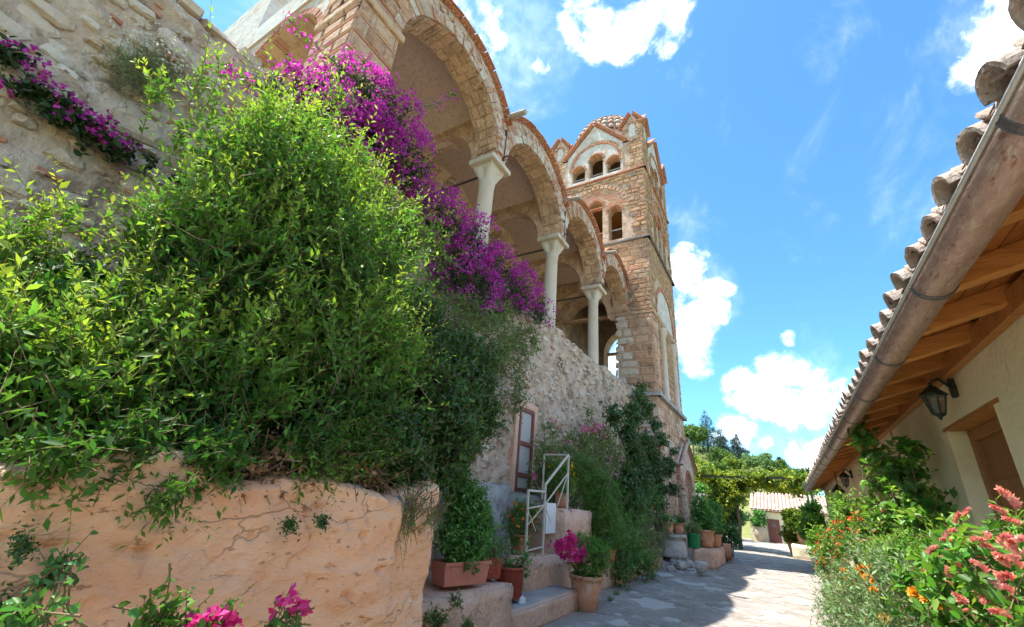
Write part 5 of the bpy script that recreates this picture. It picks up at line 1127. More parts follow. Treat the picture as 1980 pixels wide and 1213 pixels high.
def trough(label, c, L, Wd, H, rz, mat, blobs, leafm, n, fl=None, leaf=(.05, .024), panels=3, **kw):
    e = empty('planter_box', c, label, 'planter box'); c = Vector(c); ca, sa = math.cos(rz), math.sin(rz)
    Tt = lambda u, v, z: (c.x + u * ca - v * sa, c.y + u * sa + v * ca, c.z + z)
    m = MB(); a, b = L / 2, Wd / 2; k = .9
    V = [Tt(-a * k, -b * k, .02), Tt(a * k, -b * k, .02), Tt(a * k, b * k, .02), Tt(-a * k, b * k, .02), Tt(-a, -b, H), Tt(a, -b, H), Tt(a, b, H), Tt(-a, b, H), Tt(-a * .93, -b * .88, H), Tt(a * .93, -b * .88, H), Tt(a * .93, b * .88, H), Tt(-a * .93, b * .88, H), Tt(-a * .9, -b * .85, H - .04), Tt(a * .9, -b * .85, H - .04), Tt(a * .9, b * .85, H - .04), Tt(-a * .9, b * .85, H - .04)]
    F = [(0, 3, 2, 1)] + [(j + i, j + (i + 1) % 4, j + 4 + (i + 1) % 4, j + 4 + i) for j in (0, 4, 8) for i in range(4)] + [(12, 13, 14, 15)]
    m.add(V, F); m.build('box', mat, e, bevel=.006); MB().add([Tt(-a * .9, -b * .85, H - .03), Tt(a * .9, -b * .85, H - .03), Tt(a * .9, b * .85, H - .03), Tt(-a * .9, b * .85, H - .03)], [(0, 1, 2, 3)]).build('soil', m_soil, e)
    for i in range(panels):
        u0 = -a * .82 + 1.64 * a * (i + .1) / panels; u1 = -a * .82 + 1.64 * a * (i + .9) / panels
        for s in (-1,): MB().add([Tt(u0 * .93, s * b * .925, H * .2), Tt(u1 * .93, s * b * .925, H * .2), Tt(u1 * .98, s * b * 1.015, H * .8), Tt(u0 * .98, s * b * 1.015, H * .8), Tt(u0 * .93, s * b * .8, H * .2), Tt(u1 * .93, s * b * .8, H * .2), Tt(u1 * .98, s * b * .9, H * .8), Tt(u0 * .98, s * b * .9, H * .8)], [(0, 1, 2, 3), (4, 7, 6, 5), (0, 4, 5, 1), (1, 5, 6, 2), (2, 6, 7, 3), (3, 7, 4, 0)]).build('panel', mat, e, bevel=.004)
    MB().bar(Tt(-a * 1.01, -b - .006, H - .015), Tt(a * 1.01, -b - .006, H - .015), .02, .035).build('rim', mat, e)
    bs = [blw(c + Vector(q[0]), q[1]) for q in blobs]; T, O = foliage(e, bs, leafm, n, 12, .24, leaf, droop=.1, shell=.3, sr=.0025, clipz=c.z + H * .6, **kw)
    for (fm, cnt, size, pet, pf_) in (fl or []):
        Tf, Of = sample(bs, cnt, .85); flowers(e, Tf, Of, fm, size, pet, pf_, size * .5, .35)
    return e
trough('salmon plastic planter box of tall green herbs on the pink ledge', (-3.42, 4.75, -1.0), .72, .26, .26, rad(78 + 180 - 180), m_salmon, [((0, 0, .5), (.24, .4, .3)), ((-.1, .1, .85), (.2, .34, .35)), ((0, .3, .6), (.2, .25, .3)), ((-.1, -.1, 1.1), (.14, .2, .3))], l_herb, 620, None, (.06, .032), hexa=True)
trough('dark red planter box of low herbs behind the salmon one', (-3.55, 5.42, -1.02), .45, .26, .26, rad(60), m_redpot, [((0, 0, .34), (.26, .3, .16)), ((.05, .2, .4), (.2, .24, .16))], l_grey, 200, None, (.04, .016))
trough('long red planter box with purple pansies below the big fern', (-3.45, 9.75, -1.1), .75, .25, .24, rad(80), m_redpot, [((0, 0, .35), (.2, .35, .14))], l_herb, 120, [(FLW('violet', (.14, .06, .38), (.22, .10, .5), (.3, .2, .6)), 10, .03, 5, 1)])
potted('pot of orange marigolds and red flowers standing on the steps behind the railing', (-4.1, 7.35, -.93), .19, .34, m_terra, 'bell', [((0, 0, .6), (.32, .36, .32)), ((.05, -.2, .45), (.2, .2, .3)), ((0, .2, .75), (.25, .25, .22))], l_fern, 330, [(f_org, 22, .026, 9, 2), (f_red, 26, .028, 5, 3)], (.045, .012), 16)
potted('terracotta pot of orange marigolds on top of the pink block', (-3.95, 8.75, -.13), .17, .28, m_terra, 'bell', [((0, 0, .5), (.34, .36, .28)), ((-.1, .1, .8), (.3, .3, .22))], l_fern, 300, [(f_org, 34, .028, 9, 2)], (.045, .012), 16)
# bed plants between steps and tower
def shrub(name, label, cat, blobs, leafm, n, fl=None, base=None, group=None, leaf=(.05, .024), per=14, slen=.3, nst=3, **kw):
    c = np.mean([b[0] for b in blobs], 0); e = empty(name, (c[0], c[1], base if base is not None else GZ), label, cat, group)
    foliage(e, blobs, leafm, n, per, slen, leaf, **kw)
    for i in range(nst): stem(e, wob((c[0] + random.uniform(-.1, .1), c[1] + random.uniform(-.1, .1), base if base is not None else GZ), Vector(blobs[i % len(blobs)][0]), 5, .05, i), .015, .005, m_twig)
    for (fm, cnt, size, pet, pf_) in (fl or []):
        Tf, Of = sample(blobs, cnt, .88); flowers(e, Tf, Of, fm, size, pet, pf_, size * .6, .35)
    return e
shrub('asparagus_fern', 'large feathery bright green fern spilling over beside the railing', 'fern', [bl(1150, 930, -3.7, 42), bl(1160, 980, -3.6, 40), bl(1170, 1015, -3.5, 30), bl(1125, 900, -3.9, 35)], l_fern, 620, None, leaf=(.075, .012), per=34, slen=.55, droop=.6, shell=.3, up=.3, pair=True)
shrub('garden_rose', 'rose bush with a few pink blooms against the terrace wall', 'rose bush', [bl(1120, 860, -4.5, 40), bl(1160, 840, -4.4, 34), bl(1085, 890, -4.5, 45), bl(1175, 880, -4.3, 36), bl(1150, 880, -4.3, 40), bl(1050, 900, -4.4, 34), bl(1054, 860, -4.6, 24), bl(1062, 825, -4.7, 20), bl(1140, 800, -4.6, 12, (1, 1, 2))], l_rose, 700, [(f_rose, 12, .05, 7, 3)], leaf=(.05, .032), shell=.3, hexa=True, slen=.35)
for (x, y, r) in ((1155, 825, 10), (1168, 838, 9), (1130, 828, 6), (1145, 832, 7)):
    Tf, Of = sample([bl(x, y, -4.25, r)], 8, .6); rb_ = [o for o in bpy.data.objects if o.name == 'garden_rose'][0]; flowers(rb_, Tf, Of, f_rose, .05, 6, 3, .03, .5)
shrub('flower_bush', 'leafy bush dotted with yellow and violet flowers along the bed edge', 'flower bush', [bl(1210, 1060, -3.35, 40), bl(1200, 1095, -3.3, 30), bl(1225, 1030, -3.4, 36), bl(1240, 1085, -3.25, 28), bl(1190, 1030, -3.4, 30)], l_herb, 620, [(f_org, 40, .028, 8, 1), (f_wht, 14, .025, 5, 2)], leaf=(.055, .03), shell=.3)
shrub('flower_bush', 'wispy bush with pale pink flowers just before the tower corner', 'flower bush', [bl(1265, 1050, -3.4, 26), bl(1255, 1075, -3.3, 24), bl(1275, 1010, -3.5, 26), bl(1240, 1000, -3.7, 30), bl(1290, 1030, -3.4, 18)], l_grey, 420, [(f_rose, 24, .03, 5, 1), (f_org, 24, .03, 8, 1)], leaf=(.06, .018), shell=.3, up=.7)
shrub('flower_bush', 'dense green bush behind the railing with orange blooms', 'flower bush', [bl(1060, 940, -4.4, 40), bl(1095, 960, -4.2, 30), bl(1210, 990, -4.0, 40), bl(1190, 950, -4.2, 36), bl(1250, 960, -3.9, 30)], l_herb, 640, [(f_org, 18, .03, 8, 1)], leaf=(.06, .03), shell=.3)
# rocks, stump and pots near the tower
rk = empty('rock_pile', (-3.1, 15.8, GZ), 'heap of grey rocks and broken marble at the tower foot', 'rocks'); pc = Pieces()
for i in range(34):
    p = (-3.2 + random.gauss(0, .38), 15.7 + random.gauss(0, .7), GZ + random.uniform(-.05, .3) * max(0, 1 - i / 40)); s = random.uniform(.15, .5); pc.block('rock', m_rock, PEB, p, (random.uniform(.3, 1), random.uniform(-1, .2)), s, s * random.uniform(.3, .6), s * .7, random.uniform(-.5, .5))
pc.commit(rk)
cs = empty('column_drum', (-3.25, 15.6, GZ), 'pale marble column drum used as a plinth for two pots', 'column drum'); MB().lathe([(.001, .3), (.42, .3), (.44, .36), (.40, .75), (.34, .78), (.34, .84), (.46, .86), (.46, .93), (.001, .93)], (-3.25, 15.6, GZ), 20).build('drum', m_rock, cs, smooth=False)
PG = 'terracotta pots by the tower'
potted('front small terracotta pot of white flowers on the column drum', (-3.3, 15.35, GZ + .92), .2, .34, m_terra, 'bell', [((0, 0, .42), (.27, .27, .13))], l_herb, 110, [(f_wht, 30, .03, 5, 2)], group=PG, leaf=(.05, .025))
potted('rear small terracotta pot of dark leaves on the column drum', (-3.1, 15.9, GZ + .92), .2, .34, m_terra, 'bell', [((0, 0, .44), (.26, .26, .15))], l_ivy, 110, None, group=PG, leaf=(.05, .025))
rough_box('step_block', m_pink2, -2.85, -2.15, 16.6, 19.3, GZ - .05, -1.06, .02, 21, 4, parent=empty('pink_block', (-2.5, 18, GZ), 'pink plastered block carrying flower pots beside the lane', 'block'))
potted('bright green plastic pot with a grey herb', (-2.78, 16.75, -1.06), .2, .42, m_greenpot, 'straight', [((0, 0, .6), (.3, .3, .2))], l_grey, 130, None, leaf=(.07, .016))
potted('large terracotta pot of tall leafy stems on the pink block', (-2.5, 17.4, -1.06), .3, .55, m_terra, 'bell', [((0, 0, .9), (.42, .42, .4)), ((-.1, 0, 1.3), (.3, .3, .35))], l_herb, 260, None, leaf=(.09, .045))
potted('terracotta pot with yellow flowers at the back of the pink block', (-2.35, 18.4, -1.06), .25, .42, m_terra, 'bell', [((0, 0, .65), (.35, .35, .25)), ((-.2, 0, 1.), (.3, .3, .35))], l_herb, 220, [(f_org, 12, .05, 8, 1)], leaf=(.09, .045))
potted('dark plant in a brown pot beyond the pink block', (-2.35, 20.6, GZ), .34, .6, m_terra, 'bell', [((0, 0, .95), (.6, .6, .45)), ((.2, .1, .8), (.5, .5, .4))], l_ivy, 330, None, leaf=(.09, .045))
potted('leafy plant in a red pot farther along the left side of the lane', (-2.9, 21.6, GZ + .5), .34, .55, m_redpot, 'straight', [((0, 0, .9), (.55, .55, .5)), ((0, .3, 1.3), (.5, .5, .4))], l_herb, 300, None, leaf=(.10, .05))
hr = empty('hose_reel', (-2.2, 19.6, GZ), 'orange garden hose coiled on a small reel', 'hose reel'); m = MB()
for k in range(5): m.tube([(-2.2 + .05 * k, 19.6 + (.26 - .02 * (k % 2)) * math.cos(t * .35), GZ + .36 + (.26 - .02 * (k % 2)) * math.sin(t * .35)) for t in range(19)], .03, 6)
m.build('hose', m_terra, hr, smooth=True); MB().tube([(-2.3, 19.6, GZ + .36), (-1.9, 19.6, GZ + .36)], .16, 12).build('drum', m_dark, hr); MB().bar((-2.15, 19.35, GZ), (-2.15, 19.6, GZ + .36), .03, .03).bar((-2.15, 19.85, GZ), (-2.15, 19.6, GZ + .36), .03, .03).build('stand', m_iron, hr)
wh = empty('white_hoop_rail', (-3.0, 17.2, GZ), 'pale curved metal hoop railing beside the tower porch', 'railing'); MB().tube([(-3.0, 16.6, -1.2), (-3.0, 16.7, -.55), (-3.0, 17.0, -.35), (-3.0, 17.4, -.4), (-3.0, 17.6, -.7)], .02, 6).tube([(-3.0, 17.2, -1.2), (-3.0, 17.2, .25), (-3.0, 19.5, .25), (-3.0, 19.5, -1.2)], .02, 6).build('hoop', m_cream_metal, wh)
# ------------------------------------------------------------------ right flower bed
be = empty('flower_bed', (.95, 10, GZ), 'narrow raised planting bed along the cream wall', 'flower bed')
rough_box('kerb', m_conc, .62, .74, 1.2, 26, GZ - .05, GZ + .14, .01, 31, 6, be); MB().box(.73, XW - .005, 1.2, 26, GZ - .05, GZ + .10).build('soil', m_soil, be)
def spike(seed):
    r = np.random.default_rng(seed); n = 44; t = np.linspace(0, 1, n); P = np.stack([.06 * t * t, np.zeros(n), .09 * t - .03 * t * t], 1); tan = unit(np.stack([.2 * t, np.zeros(n), .11 - .1 * t], 1))
    a = np.arange(n) * 2.4 + r.random(n) * .5; u = unit(np.cross(tan, [0, 1, .01])); v = np.cross(tan, u); rl_ = u * np.cos(a)[:, None] + v * np.sin(a)[:, None]
    D = unit(tan * .9 + rl_ * .7); N = unit(rl_ + r.normal(size=(n, 3)) * .2); L = np.full(n, .042) * (1.15 - .5 * t); V, F, T = leaf_arrays(P, D, N, L, L * .62, np.clip(.05 + .4 * r.random(n) + (r.random(n) > .9) * .5, 0, 1), True, -.25); T = (T.reshape(-1, 6) + np.array([-.1, 0, .2, .45, .2, 0])).clip(0, 1).ravel()
    me = arr_mesh('flower_spike', V, F, False, T); me.materials.append(f_cor); return me
SPK = [spike(i) for i in range(6)]
cb = empty('shrimp_plant', (.85, 2.9, GZ), 'coral flowered shrimp plant bush in the right foreground', 'flower bush')
CBL = [bl(1880, 1105, .62, 90), bl(1960, 1135, .6, 85), bl(1820, 1150, .68, 70), bl(1900, 1195, .6, 95), bl(1960, 1065, .7, 45)]
CBL += [blw((.85, 2.7, -1.0), (.42, .6, .55)), blw((.8, 3.4, -1.0), (.4, .5, .5))]
foliage(cb, CBL, l_bright, 800, 9, .15, (.056, .030), up=.5, tipw=.9, shell=.55, hexa=True, sr=.0025, curl=.15)
for i in range(5): stem(cb, wob((.85 + .03 * i, 2.5 + .25 * i, GZ + .1), Vector(CBL[i % 5][0]), 5, .04, i), .012, .005, m_twig)
for (x, y) in [(1868, 1000), (1850, 1015), (1840, 1050), (1800, 1075), (1775, 1078), (1815, 1095), (1835, 1120), (1850, 1140), (1830, 1160), (1860, 1100), (1895, 1060), (1910, 1045), (1905, 1110), (1925, 1085), (1945, 1000), (1960, 985), (1970, 1020), (1975, 1075), (1955, 1100), (1935, 1130), (1960, 1150), (1895, 1150), (1880, 1195), (1925, 1205), (1880, 1050), (1840, 1085), (1820, 1140), (1855, 1170), (1970, 1190), (1985, 1050), (1910, 1170), (1945, 1060), (1865, 1125), (1790, 1110)] + [(random.uniform(1790, 1985), random.uniform(1040, 1213)) for _ in range(26)]:
    ob = bpy.data.objects.new('flower_spike', random.choice(SPK)); COL.objects.link(ob); ob.parent = cb; ob.location = atx(x, y, random.uniform(.50, .60)) - org(cb); ob.rotation_euler = (random.uniform(-.7, .7), random.uniform(-.7, .5), random.uniform(0, 6.28)); s = random.uniform(.36, .6); ob.scale = (s, s, s)
def mari(seed):
    r = np.random.default_rng(seed); Ps, Ds, Ns, Ls = [], [], [], []
    for lay, (k, el, ln) in enumerate([(11, .15, .026), (10, .5, .022), (8, .9, .017), (5, 1.25, .012)]):
        a = np.arange(k) * 2 * math.pi / k + lay * .4 + r.random(k) * .2; d = np.stack([np.cos(a) * math.cos(el), np.sin(a) * math.cos(el), np.full(k, math.sin(el))], 1); Ps.append(np.tile([0, 0, .003 * lay], (k, 1))); Ds.append(d); Ns.append(np.tile([0, 0, 1.], (k, 1)) + r.normal(size=(k, 3)) * .2); Ls.append(np.full(k, ln))
    L = np.concatenate(Ls); V, F, T = leaf_arrays(np.concatenate(Ps), np.concatenate(Ds), np.concatenate(Ns), L, L * .8, r.random(len(L)), False, .2); me = arr_mesh('flower', V, F, False, T); me.materials.append(f_org); return me
MAR = [mari(i) for i in range(4)]
mg = empty('marigold_bush', (.75, 4.6, GZ), 'grey-green feathery marigold bush with orange flowers right of the lane', 'flower bush')
MBL = [bl(1700, 1140, .6, 85), bl(1650, 1150, .55, 60), bl(1760, 1170, .62, 80), bl(1690, 1200, .6, 80), bl(1640, 1195, .6, 55), bl(1610, 1170, .5, 30), bl(1740, 1100, .65, 60)]
foliage(mg, MBL + [blw((.75, 4.6, -1.2), (.35, 1.2, .4))], l_grey, 1100, 20, .26, (.05, .015), up=.55, tipw=.7, shell=.45, sr=.002, spread=.7)
for (x, y) in [(1612, 1150), (1608, 1165), (1625, 1168), (1660, 1105), (1640, 1118), (1668, 1112), (1685, 1100), (1678, 1118), (1625, 1140), (1690, 1125), (1658, 1127), (1643, 1130), (1770, 1148), (1795, 1160), (1710, 1196), (1605, 1180), (1690, 1142), (1630, 1105), (1665, 1098), (1820, 1175)]:
    ob = bpy.data.objects.new('flower', random.choice(MAR)); COL.objects.link(ob); ob.parent = mg; p = atx(x, y, .53); ob.location = p - org(mg); ob.rotation_euler = (random.uniform(.5, 1.2), random.uniform(-.5, .1), random.uniform(-.4, .4)); s = random.uniform(1.1, 1.6) * max(1, p.length / 4.5); ob.scale = (s, s, s)
shrub('red_salvia', 'sprawling salvia with orange-red flowers farther along the right bed', 'flower bush', [bl(1660, 1045, .85, 45), bl(1620, 1055, .8, 35), bl(1600, 1090, .7, 26), bl(1690, 1030, .9, 40), bl(1605, 1060, .75, 24), bl(1640, 1020, .9, 30)], l_bright, 520, [(f_red, 240, .024, 4, 4)], leaf=(.05, .028), shell=.35, slen=.18)
shrub('bougainvillea_climber', 'broad-leaved green climber reaching up the cream wall', 'climber', [bl(1755, 865, 1.2, 20), bl(1745, 915, 1.15, 30), bl(1715, 900, 1.1, 26), bl(1770, 955, 1.15, 28), bl(1795, 985, 1.15, 26), bl(1745, 985, 1.1, 26), bl(1690, 880, 1.1, 26), bl(1670, 840, 1.0, 14), bl(1660, 830, .95, 9), bl(1780, 1020, 1.15, 30), bl(1820, 990, 1.2, 14), bl(1700, 935, 1.1, 20)], l_bright, 190, [(f_mag, 6, .03, 3, 3)], leaf=(.10, .062), per=7, slen=.28, shell=.25, hexa=True, droop=.25, up=.2, sr=.006, curl=.12)
shrub('young_fruit_tree', 'tall leafy young plant with pale leaves between the salvia and the wall', 'shrub', [bl(1630, 1000, .9, 26), bl(1650, 985, .9, 30), bl(1620, 975, .9, 14, (1, 1, 2)), bl(1700, 1005, .95, 28), bl(1680, 975, 1.0, 18)], l_bright, 190, None, leaf=(.08, .04), per=8, slen=.26, shell=.3, hexa=True, sr=.004)
shrub('flower_bush', 'dark leafy shrub low behind the coral flowers', 'flower bush', [bl(1770, 1085, .85, 50), bl(1720, 1085, .8, 42), bl(1830, 1075, .9, 40), bl(1960, 1030, 1.0, 40)], l_bright, 320, None, leaf=(.07, .018), per=14, shell=.35, up=.5, slen=.18)
# far right pots and pale trough
potted('terracotta tub of orange-flowered shrub on the right before the pergola', (.12, 28.6, GZ), .36, .6, m_terra, 'flare', [((0, 0, .95), (.55, .55, .45)), ((.15, 0, 1.3), (.35, .35, .35))], l_vine, 300, [(f_red, 30, .05, 5, 3)], leaf=(.13, .07))
rough_box('trough', m_cream, -.05, 1.2, 26.6, 27.8, GZ - .05, -1.0, .02, 41, 3, empty('stone_trough', (.5, 27.2, GZ), 'low pale plastered trough at the end of the cream house', 'trough'))
potted('red-brown pot with a bright yellow-green shrub on the pale trough', (.55, 27.2, -1.0), .36, .6, m_terra, 'bell', [((0, 0, .9), (.65, .65, .5)), ((-.3, 0, 1.1), (.5, .5, .5)), ((.2, -.2, .7), (.5, .5, .4))], l_vine, 420, None, leaf=(.14, .08))
shrub('vine_shrub', 'leafy green bush crowding the far end of the right bed', 'shrub', [bl(1575, 1020, .8, 26), bl(1590, 1045, .8, 22), bl(1570, 990, .9, 18)], l_bright, 300, None, leaf=(.14, .08), slen=.5, shell=.3)
# ------------------------------------------------------------------ pergola with vine
pg = empty('vine_pergola', (-1.5, 26, GZ), 'iron pergola across the lane covered with a yellow-green grapevine', 'pergola')
for y in (27.2, 29.5, 32): MB().bar((-5.2, y, 1.85), (1.6, y, 2.02), .07, .09).build('beam', m_iron, pg)
m_gpost = M('green_paint', [(.02, .10, .06), (.04, .16, .10)], 9, rough=.5, bump=.05)
for (x, y) in ((1.25, 27.2), (1.25, 32), (-4.6, 27.2)): MB().tube([(x, y, GZ), (x - .12, y, 1.98)], .05, 8).build('post', m_gpost, pg)
PBL = [blw((x, 29.4 + random.uniform(-1, 1), 1.95 + random.uniform(-.1, .3)), (.8, 2.0, .40)) for x in np.arange(-3.8, 1.6, .55)] + [blw((-2.5, 28.2, 1.3), (.8, .7, .7)), blw((-3.3, 28.4, .6), (.7, .7, .9)), blw((-2.9, 29, 1.8), (1.2, 1., .6)), blw((-3.6, 29, .0), (.6, .8, .9))]
foliage(pg, PBL, l_vine, 2300, 9, .6, (.16, .14), up=.2, droop=.3, tipw=1.1, shell=.3, sr=.006, name='vine_foliage', tbase=.1)
stem(pg, wob((-2.4, 28.6, GZ), (-2.2, 29, 2.1), 6, .08, 3), .12, .05, name='vine_trunk'); stem(pg, wob((-2.2, 28.8, 1.2), (-.5, 29, 2.2), 5, .06, 4), .06, .03, name='vine_branch')
shrub('lemon_tree', 'small dark round-headed tree under the pergola', 'tree', [blw((-3.0, 30.6, .1), (.8, .8, .65))], l_lau, 330, None, leaf=(.13, .06), shell=.3)
# ------------------------------------------------------------------ far house
fh = empty('far_house', (0, 43, GZ), 'small pale yellow house with tiled roof closing the lane', 'house')
MB().box(-2.2, 3, 41, 45, GZ - .1, .62).build('wall', m_cream, fh)
pc = Pieces()
for i in range(22):
    for j in range(9):
        p = Vector((-2.35 + i * .25, 40.75 + j * .42, .60 + j * .42 * .36)); q = Vector((0, .48, .48 * .36)); pc.poly('tile', m_tile, half_tile(p, q, Vector((0, 0, 1)), q.length, .115, .10, .02, 4), True)
rf = MB().add([(-2.5, 40.7, .57), (3.2, 40.7, .57), (3.2, 44.5, 1.94), (-2.5, 44.5, 1.94), (3.2, 46, 1.4), (-2.5, 46, 1.4)], [(0, 1, 2, 3), (3, 2, 4, 5)]).build('roof', m_tile, fh); pc.commit(rf)
MB().box(-2.3, 3.1, 40.85, 41.0, .48, .60).build('eave_board', m_door, fh)
fd = MB().box(-1.42, -.62, 40.95, 41.03, GZ, .0).build('door', m_reddoor, fh); MB().box(-1.12, -.86, 40.93, 40.96, -.5, -.25).build('door_grille', m_dark, fd)
mb = MB().box(-2.6, -2.21, 40.4, 41.4, GZ - .1, .45); mb.build('buttress', m_cream, fh)
potted('big pale clay jar with a leafy plant beside the far red door', (-1.95, 40.3, GZ), .42, 1.0, M('pale_clay', [(.44, .31, .20), (.52, .39, .27)], 5, bump=.2), 'urn', [((0, 0, 1.4), (.55, .5, .45)), ((.1, 0, 1.9), (.45, .4, .35))], l_herb, 200, None, leaf=(.14, .07))
fw_ = empty('ruined_wall', (-4.6, 31, GZ), 'rough grey stone wall behind the pergola on the left', 'wall'); pc = Pieces()
MB().box(-7, -3.6, 30, 31, GZ - .1, 1.1).build('core', m_rock, fw_)
for (u, z, w, h) in courses(-7, -3.6, GZ, 1.5, (.2, .4), (.3, .7), lambda a, b: b < 1.2 + .3 * mnoise.noise((a * 2, 0, 0)), .04): pc.block('stone', m_rock, PEB, (u, 30.01, z), (0, -1), w, .12, h)
pc.commit(fw_)
rub2 = empty('stone_gatepost', (-2.95, 33, GZ), 'stone gatepost left of the far house', 'post'); MB().box(-3.15, -2.75, 32.8, 33.2, GZ - .1, .2).build('shaft', m_rock, rub2, bevel=.03); MB().box(-3.22, -2.68, 32.73, 33.27, .2, .3).build('cap', m_conc, rub2, bevel=.02)
# ------------------------------------------------------------------ hillside, trees
def hill_z(x, y):
    t = max(0, y - 46); h = GZ + min(t, 60) * .235 / (1 + math.exp((x - 5) / 5)) + max(0, -x - 6) * .16 * min(1, t / 40)
    return h + .5 * mnoise.noise((x * .08, y * .08, 0)) * min(1, t / 15)
V = []; F = []; nxh, nyh = 70, 60
for j in range(nyh + 1):
    for i in range(nxh + 1):
        x = -90 + 170 * i / nxh; y = 44 + 150 * j / nyh; V.append((x, y, hill_z(x, y)))
for j in range(nyh):
    for i in range(nxh): a = j * (nxh + 1) + i; F.append((a, a + 1, a + nxh + 2, a + nxh + 1))
tag(link('hillside', arr_mesh('hillside', V, F, True), m_grass), kind='structure')
def conifer(label, x, y, h, r, seed):
    z = hill_z(x, y); e = empty('conifer_tree', (x, y, z - .2), label, 'tree', 'conifers on the hillside'); stem(e, [(x, y, z - .2), (x, y, z + h * .5), (x, y, z + h)], r * .12, .03, name='trunk')
    n = 260; rr = np.random.default_rng(seed); t = rr.random(n) ** .8; a = rr.random(n) * 6.28; R = 1.9 * r * (1 - t) ** .75 * (.75 + .4 * rr.random(n)); 
    C = np.stack([x + R * np.cos(a) * .6, y + R * np.sin(a) * .6, z + h * (.12 + .86 * t)], 1); bs = [(c, np.array([max(.25, q * .5), max(.25, q * .5), max(.2, q * .24)])) for c, q in zip(C[:90], R[:90])]
    foliage(e, bs, l_con, 900, 9, .8, (.34, .07), up=-.1, droop=.3, shell=.2, stems=None, name='crown')
def place(x, y, Y): p = aty(x, y, Y); return p.x, Y
def cpx(label, px, ytop, Y, rpx, seed):
    p = aty(px, ytop, Y); zb = hill_z(p.x, Y); conifer(label, p.x, Y, p.z - zb, rpx * Y * .95 / FPX, seed)
cpx('tallest dark conifer on the hillside behind the tower', 1362, 793, 90, 17, 1); cpx('second dark conifer just right of the tallest one', 1391, 828, 88, 14, 2); cpx('lone conifer standing apart to the right on the hill', 1422, 838, 92, 13, 3); cpx('small dark conifer tip above the pergola', 1506, 884, 95, 10, 4)
def tree(label, px, py, Y, rpx, leafm, seed, kz=.8, n=420, leaf=(.32, .22), grp='trees on the hillside'):
    p = aty(px, py, Y); r = 1.0 * rpx * Y * .95 / FPX; zb = hill_z(p.x, Y); e = empty('hillside_tree', (p.x, Y, zb - .2), label, 'tree', grp); rr = random.Random(seed)
    bs = [blw(p, (r * .8, r * .8, r * kz * .8))] + [blw(p + Vector((rr.uniform(-.7, .7) * r, rr.uniform(-.6, .6) * r, rr.uniform(-.5, .55) * r * kz)), r * rr.uniform(.35, .5)) for _ in range(7)]
    foliage(e, bs, leafm, n, 8, r * .35, (leaf[0] * r / 2.2, leaf[1] * r / 2.2), up=.3, shell=.3, stems=None, name='crown')
    if p.z - r * .3 > zb: stem(e, [(p.x, Y, zb - .2), (p.x, Y, (zb + p.z) / 2), tuple(p)], r * .09, r * .04, name='trunk')
LBS = [('leafy tree against the sky left of the tallest conifer', 1338, 842, 75, 26, l_far), ('pale bushy tree high on the slope right of the tower', 1345, 905, 60, 30, l_vine), ('round light green bush in the middle of the slope', 1385, 912, 62, 26, l_far), ('yellowish bush low on the slope', 1420, 905, 70, 22, l_vine), ('grey-green tree above the pergola vine', 1455, 893, 75, 16, l_grey), ('thin olive tree beside the ruin above the pergola', 1478, 886, 80, 13, l_grey), ('green tree right of the ruin on the skyline', 1500, 905, 72, 20, l_far), ('bush at the right end of the slope', 1540, 920, 70, 20, l_far), ('olive tree below the conifers', 1400, 885, 84, 22, l_far), ('dark bush behind the ruined wall', 1350, 950, 45, 26, l_herb), ('leafy bush beside the gatepost', 1395, 975, 40, 24, l_herb), ('low bush left of the far house', 1425, 1000, 38, 18, l_ivy), ('yellow-green tree rising over the vine', 1362, 935, 50, 28, l_vine), ('tree behind the far house', 1520, 945, 58, 26, l_far)]
for i, (lb, x, y, Y, r, lm) in enumerate(LBS): tree(lb, x, y, Y, r, lm, i)
gb = empty('hill_scrub', (-8, 80, hill_z(-8, 80)), None, None); tag(gb, 'low green scrub covering the hillside', 'scrub', kind='stuff')
bs = []
for i in range(170):
    x = random.uniform(-30, 14); y = random.uniform(48, 120); bs.append(blw((x, y, hill_z(x, y) + .25), (random.uniform(.6, 1.6), random.uniform(.6, 1.6), random.uniform(.4, .9))))
foliage(gb, bs, l_far, 2600, 6, .8, (.32, .2), up=.6, shell=.3, stems=None, tbase=.15)
# ------------------------------------------------------------------ small plants at the foot of the pink wall
def sprig(label, X, specs, leafm, leaf, fl=None, name='foreground_sprig', hexa=True):
    p0 = atx(*specs[0][:2], X); e = empty(name, (p0.x, p0.y, GZ), label, 'plant')
    for (x, y, r, n) in specs: foliage(e, [bl(x, y, X, r, (.5, 1, 1))], leafm, n, 8, .2, leaf, up=.6, shell=.3, hexa=hexa, tipw=.7, curl=.15)
    for i, (x, y, r, n) in enumerate(specs): stem(e, wob((X - .05, p0.y + .1 * i, GZ), atx(x, y, X), 5, .03, i), .008, .004, m_twig)
    for (x, y, r, n) in (fl or []): Tf, Of = sample([bl(x, y, X + .03, r)], n, .6); flowers(e, Tf, Of, f_pink, .034, 3, 3, .02, .5)
    return e
sprig('bougainvillea sprig with pink bracts at the bottom edge, middle one', -2.2, [(430, 1195, 15, 8), (395, 1210, 12, 6), (370, 1180, 7, 3)], l_bright, (.036, .024), [(420, 1195, 8, 5), (385, 1207, 9, 5), (445, 1198, 5, 3)])
sprig('bougainvillea sprig with pink bracts right of the other two', -2.25, [(555, 1188, 11, 6), (530, 1202, 9, 5), (575, 1182, 7, 3)], l_herb, (.036, .024), [(553, 1158, 8, 4), (585, 1172, 8, 4)])
sprig('green leafy sprig at the bottom edge, left of the pink ones', -2.25, [(320, 1180, 11, 7), (285, 1200, 11, 6), (335, 1170, 8, 4)], l_bright, (.045, .030))
sprig('broad-leaved seedling clump at the bottom left corner', -2.1, [(60, 1178, 15, 8), (20, 1195, 16, 7), (95, 1198, 12, 6)], l_herb, (.042, .024))
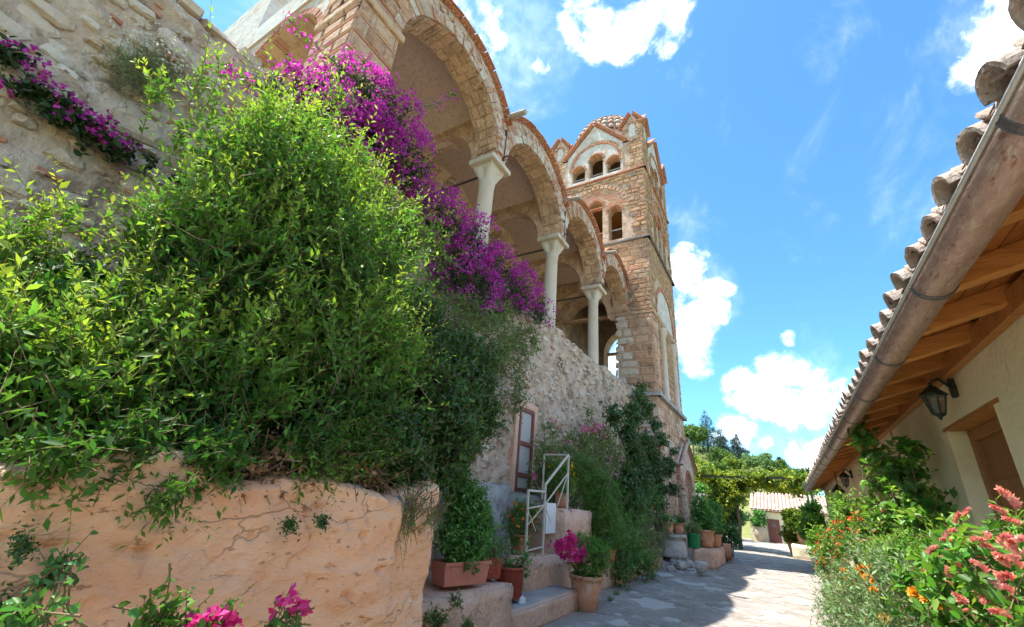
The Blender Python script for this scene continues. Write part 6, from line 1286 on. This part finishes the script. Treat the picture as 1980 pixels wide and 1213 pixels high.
sprig('small climbing weed on the left part of the pink wall', -2.45, [(125, 1085, 11, 5), (95, 1105, 9, 4), (85, 1125, 8, 4), (138, 1078, 8, 3)], l_herb, (.042, .024))
for k, (x, y, r, lb) in enumerate([(562, 1008, 11, 'dark mossy tuft in the pink wall'), (624, 1003, 9, 'narrow dark tuft right of the mossy one in the pink wall'), (48, 1045, 14, 'ferny tuft in a crack at the left of the pink wall'), (12, 1165, 10, 'tiny fern low in the left crack of the pink wall')]):
    e = empty('wall_tuft', atx(x, y, -2.55), lb, 'weed'); foliage(e, [bl(x, y, -2.52, r, (.5, .8, 1.2))], l_ivy, 34, 8, .10, (.022, .012), shell=.2, droop=.4, stems=None)
e = empty('trailing_weed', atx(800, 965, -2.7), 'trailing weed hanging down the right end of the pink wall', 'weed'); foliage(e, [bl(795, 975, -2.6, 20, (.4, 1, 1)), bl(790, 1010, -2.58, 22, (.3, .8, 1.3)), bl(835, 1000, -2.62, 18, (.3, 1, .8))], l_rose, 60, 9, .24, (.04, .011), up=-.6, droop=.5, shell=.2)
e = empty('ledge_weeds', (-3.1, 4.6, GZ), 'small weeds growing from the pink ledge and gravel', 'weed'); foliage(e, [bl(880, 1160, -3.15, 12), bl(850, 1195, -3.1, 16), bl(835, 1185, -3.1, 12), bl(905, 1210, -3.0, 14), bl(790, 1210, -3.0, 16)], l_herb, 90, 8, .16, (.035, .022), shell=.2)

# fallen petals and leaf litter on the lane
N_ = 420; xy = np.stack([rng.uniform(-3.1, .5, N_), 6.5 + 20 * rng.random(N_) ** 1.6], 1); edge = rng.random(N_) < .6; xy[edge, 0] = np.where(rng.random(edge.sum()) < .6, -3.1 + rng.random(edge.sum()) ** 2 * 1.2, .55 - rng.random(edge.sum()) ** 2 * .6)
Pp = np.array([(x, y, lane_z(x, y) + .012) for x, y in xy]); lt = empty('leaf_litter', (-1.5, 10, GZ)); tag(lt, 'fallen petals and dry leaves scattered over the lane', 'leaf litter', kind='stuff')
ms = rng.random(N_) < .35; D_ = rdir(N_); D_[:, 2] *= .15; L_ = .02 + .02 * rng.random(N_)
put_leaves('dry_leaves', l_dry, lt, Pp[~ms], D_[~ms], np.tile([0, 0, 1.], ((~ms).sum(), 1)), L_[~ms], L_[~ms] * .6, rng.random((~ms).sum())); put_leaves('petals', f_mag, lt, Pp[ms], D_[ms], np.tile([0, 0, 1.], (ms.sum(), 1)), L_[ms], L_[ms] * .8, rng.random(ms.sum()))
wd = empty('lane_weeds', (-3, 9, GZ), 'small weeds in the joint between lane and steps', 'weed')
foliage(wd, [blw((-3.05 + .1 * math.sin(y * 3), y, GZ + .02), (.08, .12, .06)) for y in (7.6, 8.3, 8.8, 9.6, 10.3, 11.5, 12.4)], l_herb, 60, 7, .10, (.03, .018), shell=.2, clipz=GZ + .01)
